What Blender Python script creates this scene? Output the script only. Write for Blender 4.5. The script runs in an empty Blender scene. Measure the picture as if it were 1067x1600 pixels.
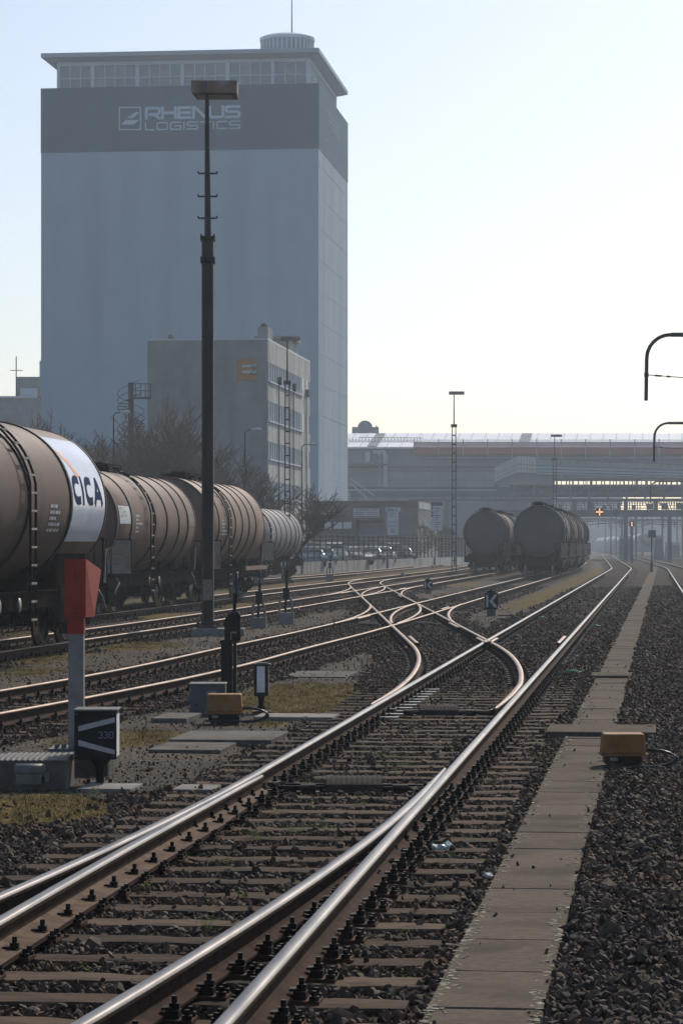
import bpy, bmesh, math, random
import numpy as np
from mathutils import Vector, Matrix
random.seed(7); RNG = np.random.default_rng(7)
scn = bpy.context.scene
R = math.radians
# ---------------------------------------------------------------- camera
F, CX, HY, CH = 4311.0, 533.5, 852.0, 1.97      # focal length in photo pixels, axis column, horizon row, eye height
cam_d = bpy.data.cameras.new('camera'); cam = bpy.data.objects.new('camera', cam_d)
scn.collection.objects.link(cam); scn.camera = cam
cam.location = (0, 0, CH); cam.rotation_euler = (R(90), 0, 0)
cam_d.sensor_fit = 'VERTICAL'; cam_d.sensor_height = 24.0; cam_d.lens = F / 1600 * 24
cam_d.shift_y = 52 / 1600; cam_d.clip_start = 0.3; cam_d.clip_end = 20000
# ---------------------------------------------------------------- sky and sun
SUN_AZ, SUN_EL = 25.0, 40.0
w = bpy.data.worlds.new('World'); scn.world = w; w.use_nodes = True
nt = w.node_tree
sky = nt.nodes.new('ShaderNodeTexSky'); sky.sky_type = 'NISHITA'; sky.sun_disc = False
sky.sun_elevation = R(SUN_EL); sky.sun_rotation = R(SUN_AZ); sky.altitude = 250
sky.air_density = .8; sky.dust_density = 1.6; sky.ozone_density = .1
nt.links.new(sky.outputs[0], nt.nodes['Background'].inputs[0])
nt.nodes['Background'].inputs[1].default_value = 0.112
sd = bpy.data.lights.new('sun', 'SUN'); sun = bpy.data.objects.new('sun', sd); scn.collection.objects.link(sun)
sd.energy = 3.6; sd.angle = R(0.5); sd.color = (1.0, 0.92, 0.80)
S = Vector((math.sin(R(SUN_AZ)) * math.cos(R(SUN_EL)), math.cos(R(SUN_AZ)) * math.cos(R(SUN_EL)), math.sin(R(SUN_EL))))
sun.rotation_euler = S.to_track_quat('Z', 'Y').to_euler(); sun.location = (0, 0, 80)
scn.view_settings.view_transform = 'Standard'; scn.view_settings.look = 'None'
scn.view_settings.exposure = 0.12; scn.view_settings.gamma = 1.0; scn.view_settings.use_curve_mapping = False
scn.cycles.volume_bounces = 1; scn.cycles.max_bounces = 6; scn.cycles.transparent_max_bounces = 12

# ---------------------------------------------------------------- helpers
def gp(px, py, z=0.0):
    Y = F * (CH - z) / (py - HY); return Vector(((px - CX) * Y / F, Y, z))
def ax(px, Y): return (px - CX) * Y / F
def az(py, Y): return CH + (HY - py) * Y / F
def wm(o):
    m = o.matrix_basis.copy()
    while o.parent: o = o.parent; m = o.matrix_basis @ m
    return m
class MB:
    def __init__(s): s.v = []; s.f = []; s.m = []; s.s = []
    def add(s, vs, fs, mi=0, sm=False):
        n = len(s.v); s.v += [tuple(p) for p in vs]
        for f in fs: s.f.append(tuple(i + n for i in f)); s.m.append(mi); s.s.append(sm)
        return s
    def box(s, x0, x1, y0, y1, z0, z1, mi=0):
        vs = [(x0,y0,z0),(x1,y0,z0),(x1,y1,z0),(x0,y1,z0),(x0,y0,z1),(x1,y0,z1),(x1,y1,z1),(x0,y1,z1)]
        return s.add(vs, [(0,3,2,1),(4,5,6,7),(0,1,5,4),(1,2,6,5),(2,3,7,6),(3,0,4,7)], mi)
    def ob(s, c, d, rz=0.0, mi=0, M=None):
        hx, hy, hz = d[0]/2, d[1]/2, d[2]/2
        M = Matrix.Rotation(rz, 3, 'Z') if M is None else M
        c = Vector(c)
        vs = [c + M @ Vector(p) for p in [(-hx,-hy,-hz),(hx,-hy,-hz),(hx,hy,-hz),(-hx,hy,-hz),(-hx,-hy,hz),(hx,-hy,hz),(hx,hy,hz),(-hx,hy,hz)]]
        return s.add(vs, [(0,3,2,1),(4,5,6,7),(0,1,5,4),(1,2,6,5),(2,3,7,6),(3,0,4,7)], mi)
    def bar(s, a, b, wd, ht=None, mi=0):
        a = Vector(a); b = Vector(b); d = b - a; L = d.length
        if L < 1e-6: return s
        q = d.to_track_quat('X', 'Z').to_matrix()
        return s.ob((a + b) / 2, (L, wd, ht or wd), 0, mi, q)
    def tube(s, pts, r, n=8, mi=0, cap=True, sm=True):
        pts = [Vector(p) for p in pts]; k = len(pts)
        rs = r if isinstance(r, (list, tuple)) else [r] * k
        up = None; rings = []
        for i, p in enumerate(pts):
            d = (pts[min(i+1,k-1)] - pts[max(i-1,0)])
            if d.length < 1e-9: d = Vector((0,0,1))
            d.normalize()
            if up is None: up = Vector((0,0,1)) if abs(d.z) < .9 else Vector((1,0,0))
            x = up.cross(d)
            if x.length < 1e-5: x = Vector((1,0,0)).cross(d)
            x.normalize(); y = d.cross(x); up = y
            rings.append([p + (x * math.cos(2*math.pi*j/n) + y * math.sin(2*math.pi*j/n)) * rs[i] for j in range(n)])
        vs = [q for rg in rings for q in rg]
        fs = [(i*n+j, i*n+(j+1)%n, (i+1)*n+(j+1)%n, (i+1)*n+j) for i in range(k-1) for j in range(n)]
        s.add(vs, fs, mi, sm)
        if cap:
            s.add(rings[0], [tuple(range(n))[::-1]], mi); s.add(rings[-1], [tuple(range(n))], mi)
        return s
    def lathe(s, base, axis, prof, n=32, mi=0, sm=True):
        axis = Vector(axis).normalized(); base = Vector(base)
        x = Vector((0,0,1)).cross(axis)
        if x.length < 1e-4: x = Vector((1,0,0))
        x.normalize(); y = axis.cross(x); k = len(prof)
        vs = [base + axis*d + (x*math.cos(2*math.pi*j/n) + y*math.sin(2*math.pi*j/n))*r for d, r in prof for j in range(n)]
        fs = [(i*n+j, i*n+(j+1)%n, (i+1)*n+(j+1)%n, (i+1)*n+j) for i in range(k-1) for j in range(n)]
        return s.add(vs, fs, mi, sm)
    def sweep(s, path, prof, mis=None, sms=None, scl=None, cap=True):
        """path: (x,y,z) running along +Y mostly; prof: closed list of (lateral, height)"""
        path = [Vector(p) for p in path]; k = len(path); n = len(prof); vs = []
        for i, p in enumerate(path):
            d = path[min(i+1,k-1)] - path[max(i-1,0)]; d.z = 0; d.normalize()
            l = Vector((d.y, -d.x, 0)); sc = 1.0 if scl is None else scl[i]
            vs += [p + l * a * sc + Vector((0,0,b)) for a, b in prof]
        base = len(s.v); s.v += [tuple(q) for q in vs]
        for i in range(k-1):
            for j in range(n):
                jj = (j+1) % n
                s.f.append((base+i*n+j, base+i*n+jj, base+(i+1)*n+jj, base+(i+1)*n+j)); s.m.append(mis[j] if mis else 0); s.s.append(bool(sms and sms[j]))
        if cap:
            s.f.append(tuple(base+j for j in range(n))[::-1]); s.m.append(0); s.s.append(False)
            s.f.append(tuple(base+(k-1)*n+j for j in range(n))); s.m.append(0); s.s.append(False)
        return s
    def merge(s, o):
        n = len(s.v); s.v += o.v; s.f += [tuple(i+n for i in f) for f in o.f]; s.m += o.m; s.s += o.s; return s
    def xf(s, M):
        s.v = [tuple(M @ Vector(p)) for p in s.v]; return s
    def mesh(s, name, mats):
        me = bpy.data.meshes.new(name); me.from_pydata(s.v, [], s.f)
        for m in (mats if isinstance(mats, (list, tuple)) else [mats]): me.materials.append(m)
        me.polygons.foreach_set('material_index', s.m); me.polygons.foreach_set('use_smooth', s.s)
        me.update(); return me
    def build(s, name, mats, parent=None, local=False, loc=None, bevel=0, rz=0.0):
        if parent is not None and not local:
            s.xf(wm(parent).inverted())
        if loc is not None:
            s.xf((Matrix.Translation(loc) @ Matrix.Rotation(rz, 4, 'Z')).inverted())
        me = s.mesh(name, mats); bm = bmesh.new(); bm.from_mesh(me)
        bmesh.ops.recalc_face_normals(bm, faces=bm.faces); bm.to_mesh(me); bm.free()
        o = bpy.data.objects.new(name, me); scn.collection.objects.link(o)
        if parent is not None: o.parent = parent
        if loc is not None: o.location = loc; o.rotation_euler.z = rz
        if bevel:
            b = o.modifiers.new('bevel', 'BEVEL'); b.width = bevel; b.segments = 2; b.limit_method = 'ANGLE'
        return o
def tag(o, label=None, cat=None, group=None, kind=None):
    if label: o['label'] = label
    if cat: o['category'] = cat
    if group: o['group'] = group
    if kind: o['kind'] = kind
    return o
def empty(name, loc, label=None, cat=None, group=None, rz=0.0):
    o = bpy.data.objects.new(name, None); scn.collection.objects.link(o)
    o.location = loc; o.rotation_euler.z = rz; o.empty_display_size = .3
    return tag(o, label, cat, group)
def copy_tree(o, parent=None):
    c = o.copy(); scn.collection.objects.link(c)
    if parent is not None: c.parent = parent
    for ch in KIDS.get(o.name) or [k for k in o.children]: copy_tree(ch, c)
    return c
KIDS = {}

# ---------------------------------------------------------------- materials
def pmat(name, c1, c2=None, scale=3.0, rough=.8, metal=0.0, bump=0.0, stretch=(1,1,1), detail=6, coords='Object', bscale=None, ramp=(.35,.65), rough2=None, emit=None, alpha=None, rnd=0.0, c3=None, s3=.6, streak=False, spec=None):
    m = bpy.data.materials.new(name); m.use_nodes = True; n = m.node_tree.nodes; l = m.node_tree.links
    b = n['Principled BSDF']; b.inputs['Roughness'].default_value = rough; b.inputs['Metallic'].default_value = metal
    if spec is None and metal < .5: spec = .05 if rough >= .7 else (.15 if rough >= .45 else None)
    if spec is not None: b.inputs['Specular IOR Level'].default_value = spec
    c1 = (*c1, 1); c2 = (*(c2 or [x*.75 for x in c1[:3]]), 1)
    tc = n.new('ShaderNodeTexCoord'); mp = n.new('ShaderNodeMapping'); mp.inputs['Scale'].default_value = stretch
    if coords == 'World':
        g = n.new('ShaderNodeNewGeometry'); l.new(g.outputs['Position'], mp.inputs[0])
    else: l.new(tc.outputs[coords], mp.inputs[0])
    nz = n.new('ShaderNodeTexNoise'); nz.inputs['Scale'].default_value = scale; nz.inputs['Detail'].default_value = detail; nz.inputs['Roughness'].default_value = .62
    l.new(mp.outputs[0], nz.inputs['Vector'])
    rp = n.new('ShaderNodeValToRGB'); rp.color_ramp.elements[0].position = ramp[0]; rp.color_ramp.elements[1].position = ramp[1]
    rp.color_ramp.elements[0].color = c2; rp.color_ramp.elements[1].color = c1
    l.new(nz.outputs['Fac'], rp.inputs[0]); col = rp.outputs[0]
    if c3 is not None:
        n3 = n.new('ShaderNodeTexNoise'); n3.inputs['Scale'].default_value = s3; n3.inputs['Detail'].default_value = 5
        mp3 = n.new('ShaderNodeMapping'); mp3.inputs['Scale'].default_value = (1,1,.12) if streak else (1,1,1)
        l.new(mp.inputs[0].links[0].from_socket, mp3.inputs[0]); l.new(mp3.outputs[0], n3.inputs['Vector'])
        r3 = n.new('ShaderNodeValToRGB'); r3.color_ramp.elements[0].position = .48; r3.color_ramp.elements[1].position = .68
        l.new(n3.outputs['Fac'], r3.inputs[0])
        mx = n.new('ShaderNodeMix'); mx.data_type = 'RGBA'; mx.inputs[7].default_value = (*c3, 1)
        l.new(r3.outputs[0], mx.inputs[0]); l.new(col, mx.inputs[6]); col = mx.outputs[2]
    if rnd:
        oi = n.new('ShaderNodeObjectInfo'); hs = n.new('ShaderNodeHueSaturation'); mr = n.new('ShaderNodeMapRange')
        mr.inputs['To Min'].default_value = 1-rnd; mr.inputs['To Max'].default_value = 1+rnd
        l.new(oi.outputs['Random'], mr.inputs['Value']); l.new(mr.outputs[0], hs.inputs['Value']); l.new(col, hs.inputs['Color']); col = hs.outputs[0]
    l.new(col, b.inputs['Base Color'])
    if rough2 is not None:
        mr = n.new('ShaderNodeMapRange'); mr.inputs['To Min'].default_value = rough; mr.inputs['To Max'].default_value = rough2
        l.new(nz.outputs['Fac'], mr.inputs['Value']); l.new(mr.outputs[0], b.inputs['Roughness'])
    if bump:
        bp = n.new('ShaderNodeBump'); bp.inputs['Strength'].default_value = 1.0; bp.inputs['Distance'].default_value = bump
        nb = nz
        if bscale:
            nb = n.new('ShaderNodeTexNoise'); nb.inputs['Scale'].default_value = bscale; nb.inputs['Detail'].default_value = 4; l.new(mp.outputs[0], nb.inputs['Vector'])
        l.new(nb.outputs['Fac'], bp.inputs['Height']); l.new(bp.outputs[0], b.inputs['Normal'])
    if emit:
        b.inputs['Emission Color'].default_value = (*emit[0], 1); b.inputs['Emission Strength'].default_value = emit[1]
    if alpha is not None: b.inputs['Alpha'].default_value = alpha
    return m
M = {}
M['rail_top'] = pmat('polished_rail_head', (.25,.22,.195), (.16,.138,.118), 6, .22, .95, stretch=(1,.15,1), coords='World', rough2=.40)
M['rail_top2'] = pmat('worn_rail_head', (.26,.185,.13), (.16,.11,.075), 5, .42, .7, stretch=(1,.2,1), coords='World', rough2=.5)
M['rail_side'] = pmat('rusty_rail_web', (.06,.036,.026), (.03,.018,.014), 9, .9, 0, bump=.002, coords='World')
M['blade_foot'] = pmat('blade_foot_steel', (.14,.095,.068), (.07,.045,.032), 8, .8, 0, coords='World')
M['fast'] = pmat('greasy_fastening', (.03,.022,.018), (.012,.01,.009), 30, .5, .4, coords='World')
M['fast_rust'] = pmat('rusty_plate', (.10,.05,.032), (.035,.022,.016), 14, .75, .2, coords='World')
M['wood'] = pmat('weathered_sleeper_wood', (.125,.09,.064), (.046,.031,.022), 2.6, .85, 0, bump=.006, stretch=(1,16,6), coords='Object', rnd=.32, ramp=(.3,.72), c3=(.035,.028,.023), s3=2.2)
M['woodw'] = pmat('weathered_sleeper_wood_run', (.115,.086,.065), (.044,.031,.023), 2.6, .85, 0, bump=.006, stretch=(1,12,4), coords='World', ramp=(.3,.72), c3=(.035,.028,.023), s3=1.5)
M['conc'] = pmat('old_concrete', (.16,.15,.135), (.10,.093,.084), 5, .9, 0, bump=.004, coords='World', bscale=40, c3=(.065,.06,.052), s3=.9)
M['conc_l'] = pmat('pale_concrete', (.27,.262,.247), (.19,.18,.17), 6, .9, 0, bump=.003, coords='World', bscale=50, c3=(.18,.17,.155), s3=1.2)
M['grey'] = pmat('grey_painted_steel', (.15,.15,.14), (.095,.095,.088), 9, .5, .2, coords='World')
M['dark'] = pmat('dark_steel', (.035,.034,.034), (.018,.018,.018), 9, .55, .3, coords='World')
M['black'] = pmat('black_paint', (.016,.016,.017), (.008,.008,.009), 12, .45, 0, coords='World')
M['white'] = pmat('dusty_white_paint', (.72,.73,.74), (.55,.56,.57), 12, .6, 0, coords='World')
M['red'] = pmat('faded_red_paint', (.34,.05,.032), (.25,.036,.024), 4, .5, 0, coords='World')
M['yellow'] = pmat('ochre_yellow_paint', (.27,.125,.036), (.185,.085,.026), 8, .55, 0, coords='World', c3=(.24,.14,.06), s3=7)
M['galv'] = pmat('galvanised_steel', (.30,.295,.285), (.17,.16,.15), 8, .5, .6, coords='World', c3=(.12,.10,.085), s3=3)
M['rub'] = pmat('black_rubber', (.02,.02,.02), (.012,.012,.012), 10, .6)

M['whitedim'] = pmat('dim_white_paint', (.42,.43,.44), (.34,.35,.36), 12, .6); M['bluegrey'] = pmat('blue_grey_numerals', (.16,.19,.26), (.12,.14,.2), 5, .6)
M['bluecab'] = pmat('blue_grey_cabinet_paint', (.095,.11,.115), (.07,.08,.085), 4, .5, 0, coords='World', c3=(.07,.075,.075), s3=2)
M['dark3'] = pmat('ribbed_grey_lid', (.11,.108,.10), (.075,.073,.068), 9, .6, 0, coords='World')
M['bluep'] = pmat('dull_blue_paint', (.03,.055,.14), (.02,.035,.09), 5, .5); M['signgrey'] = pmat('grey_plate_back', (.18,.185,.19), (.13,.135,.14), 5, .5)
M['wallc'] = pmat('stained_pale_concrete_wall', (.42,.41,.39), (.30,.29,.28), .9, .9, 0, coords='World', c3=(.13,.125,.115), s3=.9, streak=True)
M['sgn'] = pmat('white_sign_board', (.55,.57,.60), (.48,.50,.53), 2, .6); M['sgn2'] = pmat('pale_grey_board', (.50,.53,.56), (.42,.45,.48), 2, .6)
M['redsign'] = pmat('red_small_sign', (.5,.1,.08), (.4,.08,.07), 2, .6); M['bright'] = pmat('pale_blind_window', (.72,.72,.68), (.60,.60,.57), 1, .5)
M['asph'] = pmat('parking_asphalt', (.10,.10,.10), (.07,.07,.07), 2, .9); M['carpaint'] = pmat('car_paint', (.2,.2,.2)); M['carglass'] = pmat('car_glass', (.03,.035,.04), (.02,.022,.025), 2, .06)
M['headl'] = pmat('headlamp_glass', (.6,.62,.65), (.5,.52,.55), 2, .08); M['galv2'] = pmat('pale_galvanised_pipe', (.42,.43,.44), (.33,.34,.35), 1, .5, .2)
M['cladd'] = pmat('pale_metal_cladding', (.50,.51,.50), (.43,.44,.43), .8, .5, 0, coords='World'); M['cladd2'] = pmat('sunlit_beige_cladding', (.58,.56,.50), (.50,.48,.43), .8, .5, 0, coords='World')  # cladd2: same cladding with sunlight on the right face put into its colour
M['lampor'] = pmat('orange_signal_light', (.9,.45,.2), (.9,.45,.2), 1, .5, emit=((1,.42,.16), 2.2)); M['orangesign'] = pmat('weathered_orange_sign', (.55,.25,.06), (.40,.19,.06), 1.2, .6, 0, coords='World')
# ================================================================ GROUND AND TRACKS
def smoothfn(pts, y0=-30, y1=1400, win=6.0):
    ys = np.arange(y0, y1, .5); P = np.array(pts); 
    s0 = (P[1,1]-P[0,1])/(P[1,0]-P[0,0]); s1 = (P[-1,1]-P[-2,1])/(P[-1,0]-P[-2,0])
    xs = np.interp(ys, P[:,0], P[:,1])
    xs = np.where(ys < P[0,0], P[0,1] + s0*(ys-P[0,0]), xs); xs = np.where(ys > P[-1,0], P[-1,1] + s1*(ys-P[-1,0]), xs)
    k = int(win/.5)|1; pad = k//2
    xp = np.concatenate([xs[0]-(np.arange(pad,0,-1))*(xs[1]-xs[0]), xs, xs[-1]+(np.arange(1,pad+1))*(xs[-1]-xs[-2])])
    xs2 = np.convolve(xp, np.ones(k)/k, 'valid')
    return lambda Y: np.interp(Y, ys, xs2)
HG = .758
def Dr(Y):
    Y = np.asarray(Y, float); base = .849 + .1125*(Y-21.98)
    t = np.clip(Y-205, 0, None); return base - .021*np.where(t < 25, t*t/50, t-12.5)
def Ar(Y): Y = np.asarray(Y, float); return Dr(Y) - 2*HG - np.clip(22-Y, 0, None)**2/270
def Br(Y): Y = np.asarray(Y, float); return Dr(Y) - 2*HG + .085*np.clip((Y-14)/7.6, 0, 1)**2
def Cr(Y): Y = np.asarray(Y, float); g = np.clip(22.4-Y, 0, None)**2/270; return Dr(Y) - np.sqrt(g*g + .05**2)
T1c = lambda Y: Dr(Y) - HG
T2c = smoothfn([(8,-9.6),(20,-6.6),(29.6,-4.42),(34.2,-3.47),(40,-2.42),(49.7,-1.25),(56,-.36),(66,.83),(95.8,4.19),(157,11.2),(205,16.7),(400,35.6),(900,81)], win=8)
T3c = smoothfn([(20,-9.9),(36,-7.7),(47,-6.5),(62.1,-4.35),(67,-3.72),(80.8,-1.98),(110,1.32),(182,9.45),(205,12.05),(400,30.7),(900,76)], win=6)
T4c = smoothfn([(30,-12.3),(71,-7.16),(90.2,-4.9),(140,.95),(180,5.6),(205,8.3),(400,26),(900,70)], win=8)
T5c = smoothfn([(60,-14.3),(137,-4.66),(170,-.5),(215,4.6),(400,22),(900,66)], win=8)
T0c = lambda Y: Dr(Y) - HG + 4.32
def Lr(Y):       # right rail of the crossover line (ladder)
    Y = np.asarray(Y, float); a = Dr(Y) - np.clip(Y-30.4, 0, None)**2/320
    return np.where(Y < 50.4, a, 4.046-1.25-.0125*(Y-50.4))
Lc = lambda Y: Lr(Y) - HG
def cross_Y(tc):
    ys = np.arange(52, 220, .1); d = tc(ys) - Lc(ys); return float(ys[np.argmin(abs(d))])
Y2x, Y3x, Y4x = cross_Y(T2c), cross_Y(T3c), cross_Y(T4c)
def blend(fa, fb, y0, y1):
    """arc from line fa (at y0) to line fb (at y1), tangent to both"""
    sa = (fa(y0)-fa(y0-1)); sb = (fb(y1+1)-fb(y1)); L = y1-y0; xa, xb = float(fa(y0)), float(fb(y1))
    def g(Y):
        t = (np.asarray(Y, float)-y0)/L
        h00 = 2*t**3-3*t**2+1; h10 = t**3-2*t**2+t; h01 = -2*t**3+3*t**2; h11 = t**3-t**2
        return h00*xa + h10*L*sa + h01*xb + h11*L*sb
    return g
TR = {'1':T1c,'2':T2c,'3':T3c,'4':T4c,'5':T5c,'0':T0c}

RP = [(-.075,0),(-.075,.012),(-.022,.03),(-.010,.046),(-.010,.106),(-.036,.120),(-.036,.134),(-.031,.145),(-.017,.150),(.017,.150),(.031,.145),(.036,.134),(.036,.120),(.010,.106),(.010,.046),(.022,.03),(.075,.012),(.075,0)]
RM = [0]*6 + [1]*5 + [0]*7; RS = [False]*6 + [True]*5 + [False]*7
BP = [(-.010,0),(-.012,.106),(-.036,.120),(-.036,.134),(-.031,.145),(-.017,.150),(.017,.150),(.031,.145),(.036,.134),(.036,.118),(.016,.104),(.016,.05),(.05,.036),(.155,.024),(.155,0)]
BM = [0]*3 + [1]*5 + [0,0,0,2,2,0,0]; BS = [False]*3 + [True]*5 + [False]*7
def yrange(y0, y1):
    ys = [y0]
    while ys[-1] < y1: ys.append(ys[-1] + max(.25, ys[-1]*.012))
    ys[-1] = y1; return np.array(ys)
def rail(fx, y0, y1, zt, parent, top='rail_top2', name='rail', prof=RP, pm=RM, ps=RS, taper=None, label=None, mirror=False):
    ys = yrange(y0, y1); xs = fx(ys); b = MB()
    if mirror: prof = [(-a, c) for a, c in prof]
    b.sweep([(float(x), float(y), zt-.15) for x, y in zip(xs, ys)], prof, pm, ps, None if taper is None else [taper(y) for y in ys])
    o = b.build(name, [M['rail_side'], M[top], M['blade_foot']], parent)
    if label: o['label'] = label
    return o
# one rail fastening: ribbed plate, two T bolts with clips, four screws
def fastening_mesh(hi=True):
    b = MB(); b.box(-.19,.19,-.075,.075,0,.016,1)
    n = 6 if hi else 4
    for sx in (-1, 1):
        b.box(sx*.10-.028, sx*.10+.028, -.04, .04, .016, .05, 0)
        b.box(sx*.075-.022, sx*.075+.022, -.03, .03, .05, .062, 0)
        if hi:
            b.tube([(sx*.105,0,.05),(sx*.105,0,.078)], .024, 6, 0, sm=False); b.tube([(sx*.105,0,.078),(sx*.105,0,.108)], .013, 6, 0, sm=False)
            for sy in (-1, 1):
                b.tube([(sx*.165,sy*.045,.016),(sx*.165,sy*.045,.035)], .024, 6, 0, sm=False); b.tube([(sx*.165,sy*.045,.035),(sx*.165,sy*.045,.058)], .013, 4, 0, sm=False)
        else:
            b.box(sx*.105-.016, sx*.105+.016, -.016, .016, .05, .105, 0); b.box(sx*.165-.022, sx*.165+.022, -.06, .06, .016, .045, 0)
    return b
FHI = fastening_mesh(True).mesh('fastening', [M['fast'], M['fast_rust']])
FLO = fastening_mesh(False)
def link_mesh(name, me, loc, rz, parent, mat=None):
    o = bpy.data.objects.new(name, me); scn.collection.objects.link(o)
    Mw = wm(parent).inverted() @ Matrix.Translation(loc) @ Matrix.Rotation(rz, 4, 'Z')
    o.parent = parent; o.matrix_basis = Mw; return o
SLM = {}
def sleeper_mesh(L):
    """worn timber: split, chipped long edges and a slightly uneven top; four variants per length"""
    k = (round(L, 1), random.randrange(4))
    if k not in SLM:
        b = MB(); L = k[0]; n = int(L/.11); q = random.Random(k[1]*17+int(L*10)); prof = [(-.13,-.16),(-.13,-.012),(-.118,0),(-.04,0),(.05,0),(.118,0),(.13,-.012),(.13,-.16)]; m_ = len(prof); vs = []
        nick = {q.randrange(1, n): q.uniform(.01,.03) for _ in range(5)}
        for i in range(n+1):
            x = -L/2 + L*i/n
            for t_, (y, z) in enumerate(prof):
                e = q.uniform(-.003,.003); nk = nick.get(i, 0) if t_ in (1,2) else (nick.get(i+1, 0) if t_ in (5,6) else 0)
                vs.append((x+e+(q.uniform(-.006,.006) if i in (0,n) else 0), y + e - math.copysign(nk, y)*.8, z + (q.uniform(-.004,.002) if z > -.1 else 0) - nk*.5))
        fs = [(i*m_+t_, i*m_+t_+1, (i+1)*m_+t_+1, (i+1)*m_+t_) for i in range(n) for t_ in range(m_-1)] + [tuple(range(m_)), tuple(range(n*m_,(n+1)*m_))[::-1]]
        b.add(vs, fs); me = b.mesh('sleeper', M['wood']); bm = bmesh.new(); bm.from_mesh(me); bmesh.ops.recalc_face_normals(bm, faces=bm.faces); bm.to_mesh(me); bm.free(); SLM[k] = me
    return SLM[k]
def sleepers(parent, fc, y0, y1, left, right, seats, zs=0.0, nind=100, skip=None, pitch=.6, seat_z=0.0, fnind=100, pairs=()):
    """sleepers along centre fc; left/right(Y) give the reach each side; seats: functions X(Y) of the rails they carry"""
    out = []; y = y0
    while y < y1:
        if not (skip and skip(y)): out.append(y + random.uniform(-.02,.02))
        y += pitch
    run = MB(); frun = MB(); nf = 0
    for i, y in enumerate(out):
        sl = float(fc(y+.5)-fc(y-.5)); rz = -math.atan(sl); l = left(y); r_ = right(y); x = float(fc(y))
        c = Vector((x + (r_-l)/2, y - (r_-l)/2*sl, zs + random.uniform(-.006,.004)))
        L = l + r_ + random.uniform(-.05,.05)
        if i < nind: 
            o = link_mesh('sleeper', sleeper_mesh(L), c, rz + random.uniform(-.006,.006), parent)
        else: run.ob(c - Vector((0,0,.08)), (L, .26, .16), rz)
        for s_ in seats:
            v = s_(y)
            if v is None: continue
            p = Vector((float(v), y - (float(v)-x)*sl, zs + seat_z + .001))
            if nf < fnind: link_mesh('fastening', FHI, p, rz, parent)
            elif y < 175: frun.merge(MB().merge(FLO).xf(Matrix.Translation(p) @ Matrix.Rotation(rz, 4, 'Z')))
            nf += 1
    if run.v: tag(run.build('sleeper_run', M['woodw'], parent), 'distant timber sleepers', kind='stuff')
    if frun.v: tag(frun.build('fastening_run', [M['fast'], M['fast_rust']], parent), 'distant rail fastenings', kind='stuff')
def track_root(name, fc, y0, label, group='railway tracks of the yard'):
    sl = float(fc(y0+1)-fc(y0)); return empty(name, (float(fc(y0)), y0, 0), label, 'railway track', group, -math.atan(sl))
cst = lambda v: (lambda y: v)
only = lambda f, a, b: (lambda y: f(y) if a <= y <= b else None)
# --- main track
t1 = track_root('railway_track', T1c, 5.0, 'polished main track running from the bottom edge, left of the concrete walkway')
rail(Ar, 5, 620, .170, t1, 'rail_top'); rail(Dr, 5, 620, .170, t1, 'rail_top')
def t1_left(y):
    if y < 29: return .758 + .66 + max(0, 22-y)**2/270
    if y < 53: return 1.42 + max(0, (y-30.4))**2/320 + .02
    return 1.35
sleepers(t1, T1c, 6.0, 330, t1_left, lambda y: 1.33, [Ar, Dr], fnind=130)
# --- near turnout: two blades
n1 = empty('switch_points', (float(Br(13.5)), 13.5, .02), 'near pair of switch blades inside the polished main rails, closest to the camera', 'railway switch')
rail(Br, 5, 21.6, .1725, n1, 'rail_top', 'switch_blade', BP, BM, BS, taper=lambda y: 1.0 if y < 19 else max(.45, 1-(y-19)/2.6*.55), label='open left blade')
rail(Cr, 5, 22.3, .1725, n1, 'rail_top', 'switch_blade', taper=lambda y: 1.0 if y < 19.5 else max(.3, 1-(y-19.5)/2.8*.7), label='closed right blade')
for i, y in enumerate(np.arange(6.0, 21.9, .6)):
    sl = .12
    for fn in (Br, Cr):
        link_mesh('fastening', FHI, (float(fn(y)), y-.08*(fn is Br), .004), -.12, n1)
# --- crossover line
ld = track_root('railway_track', Lc, 30.4, 'curved light brown crossover track branching left from the main track across the others')
def blade_gap(y): return np.sqrt(np.clip(y-30.4,0,None)**4/320**2 + .05**2)
LrR = lambda Y: np.where(np.asarray(Y) < 36, Dr(Y) - .115*np.clip((36-np.asarray(Y,float))/5.6,0,1) - np.clip(np.asarray(Y,float)-30.4,0,None)**2/320, Lr(Y))
LrL = lambda Y: np.where(np.asarray(Y,float) < 40, Ar(Y) - blade_gap(np.asarray(Y,float))*np.where(np.asarray(Y,float)<36,1,1) , Lr(Y)-2*HG)
def LrL(Y):
    Y = np.asarray(Y,float); g = np.where(Y < 50.4, np.clip(Y-30.4,0,None)**2/320, 0)
    a = Ar(Y) + 0*Y - np.sqrt(g*g + .05**2) + .0; return np.where(Y < 50.4, a, Lr(Y)-2*HG)
rail(LrR, 30.4, Y4x-13, .173, ld, 'rail_top2', taper=lambda y: min(1, .45+(y-30.4)/5))
rail(LrL, 31.2, Y4x-13, .173, ld, 'rail_top2', taper=lambda y: min(1, .35+(y-31.2)/6))
def lskip(y): return any(abs(y-c) < 15 for c in (Y2x, Y3x)) or y > Y4x-14
sleepers(ld, Lc, 53.5, Y4x-14, cst(1.3), cst(1.3), [lambda y: Lr(y)-2*HG, Lr], zs=-.008, skip=lskip, fnind=60)
ff = MB()
for y in np.arange(33, Y4x-14, .6):
    for fn in (LrL, LrR):
        if y > 38 and (y < 53.5 or lskip(y)): ff.merge(MB().merge(FLO).xf(Matrix.Translation((float(fn(y)), y, .003)) @ Matrix.Rotation(0, 4, 'Z')))
tag(ff.build('fastening_run', [M['fast'], M['fast_rust']], ld), 'rail fastenings of the curved part', kind='stuff')
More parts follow.
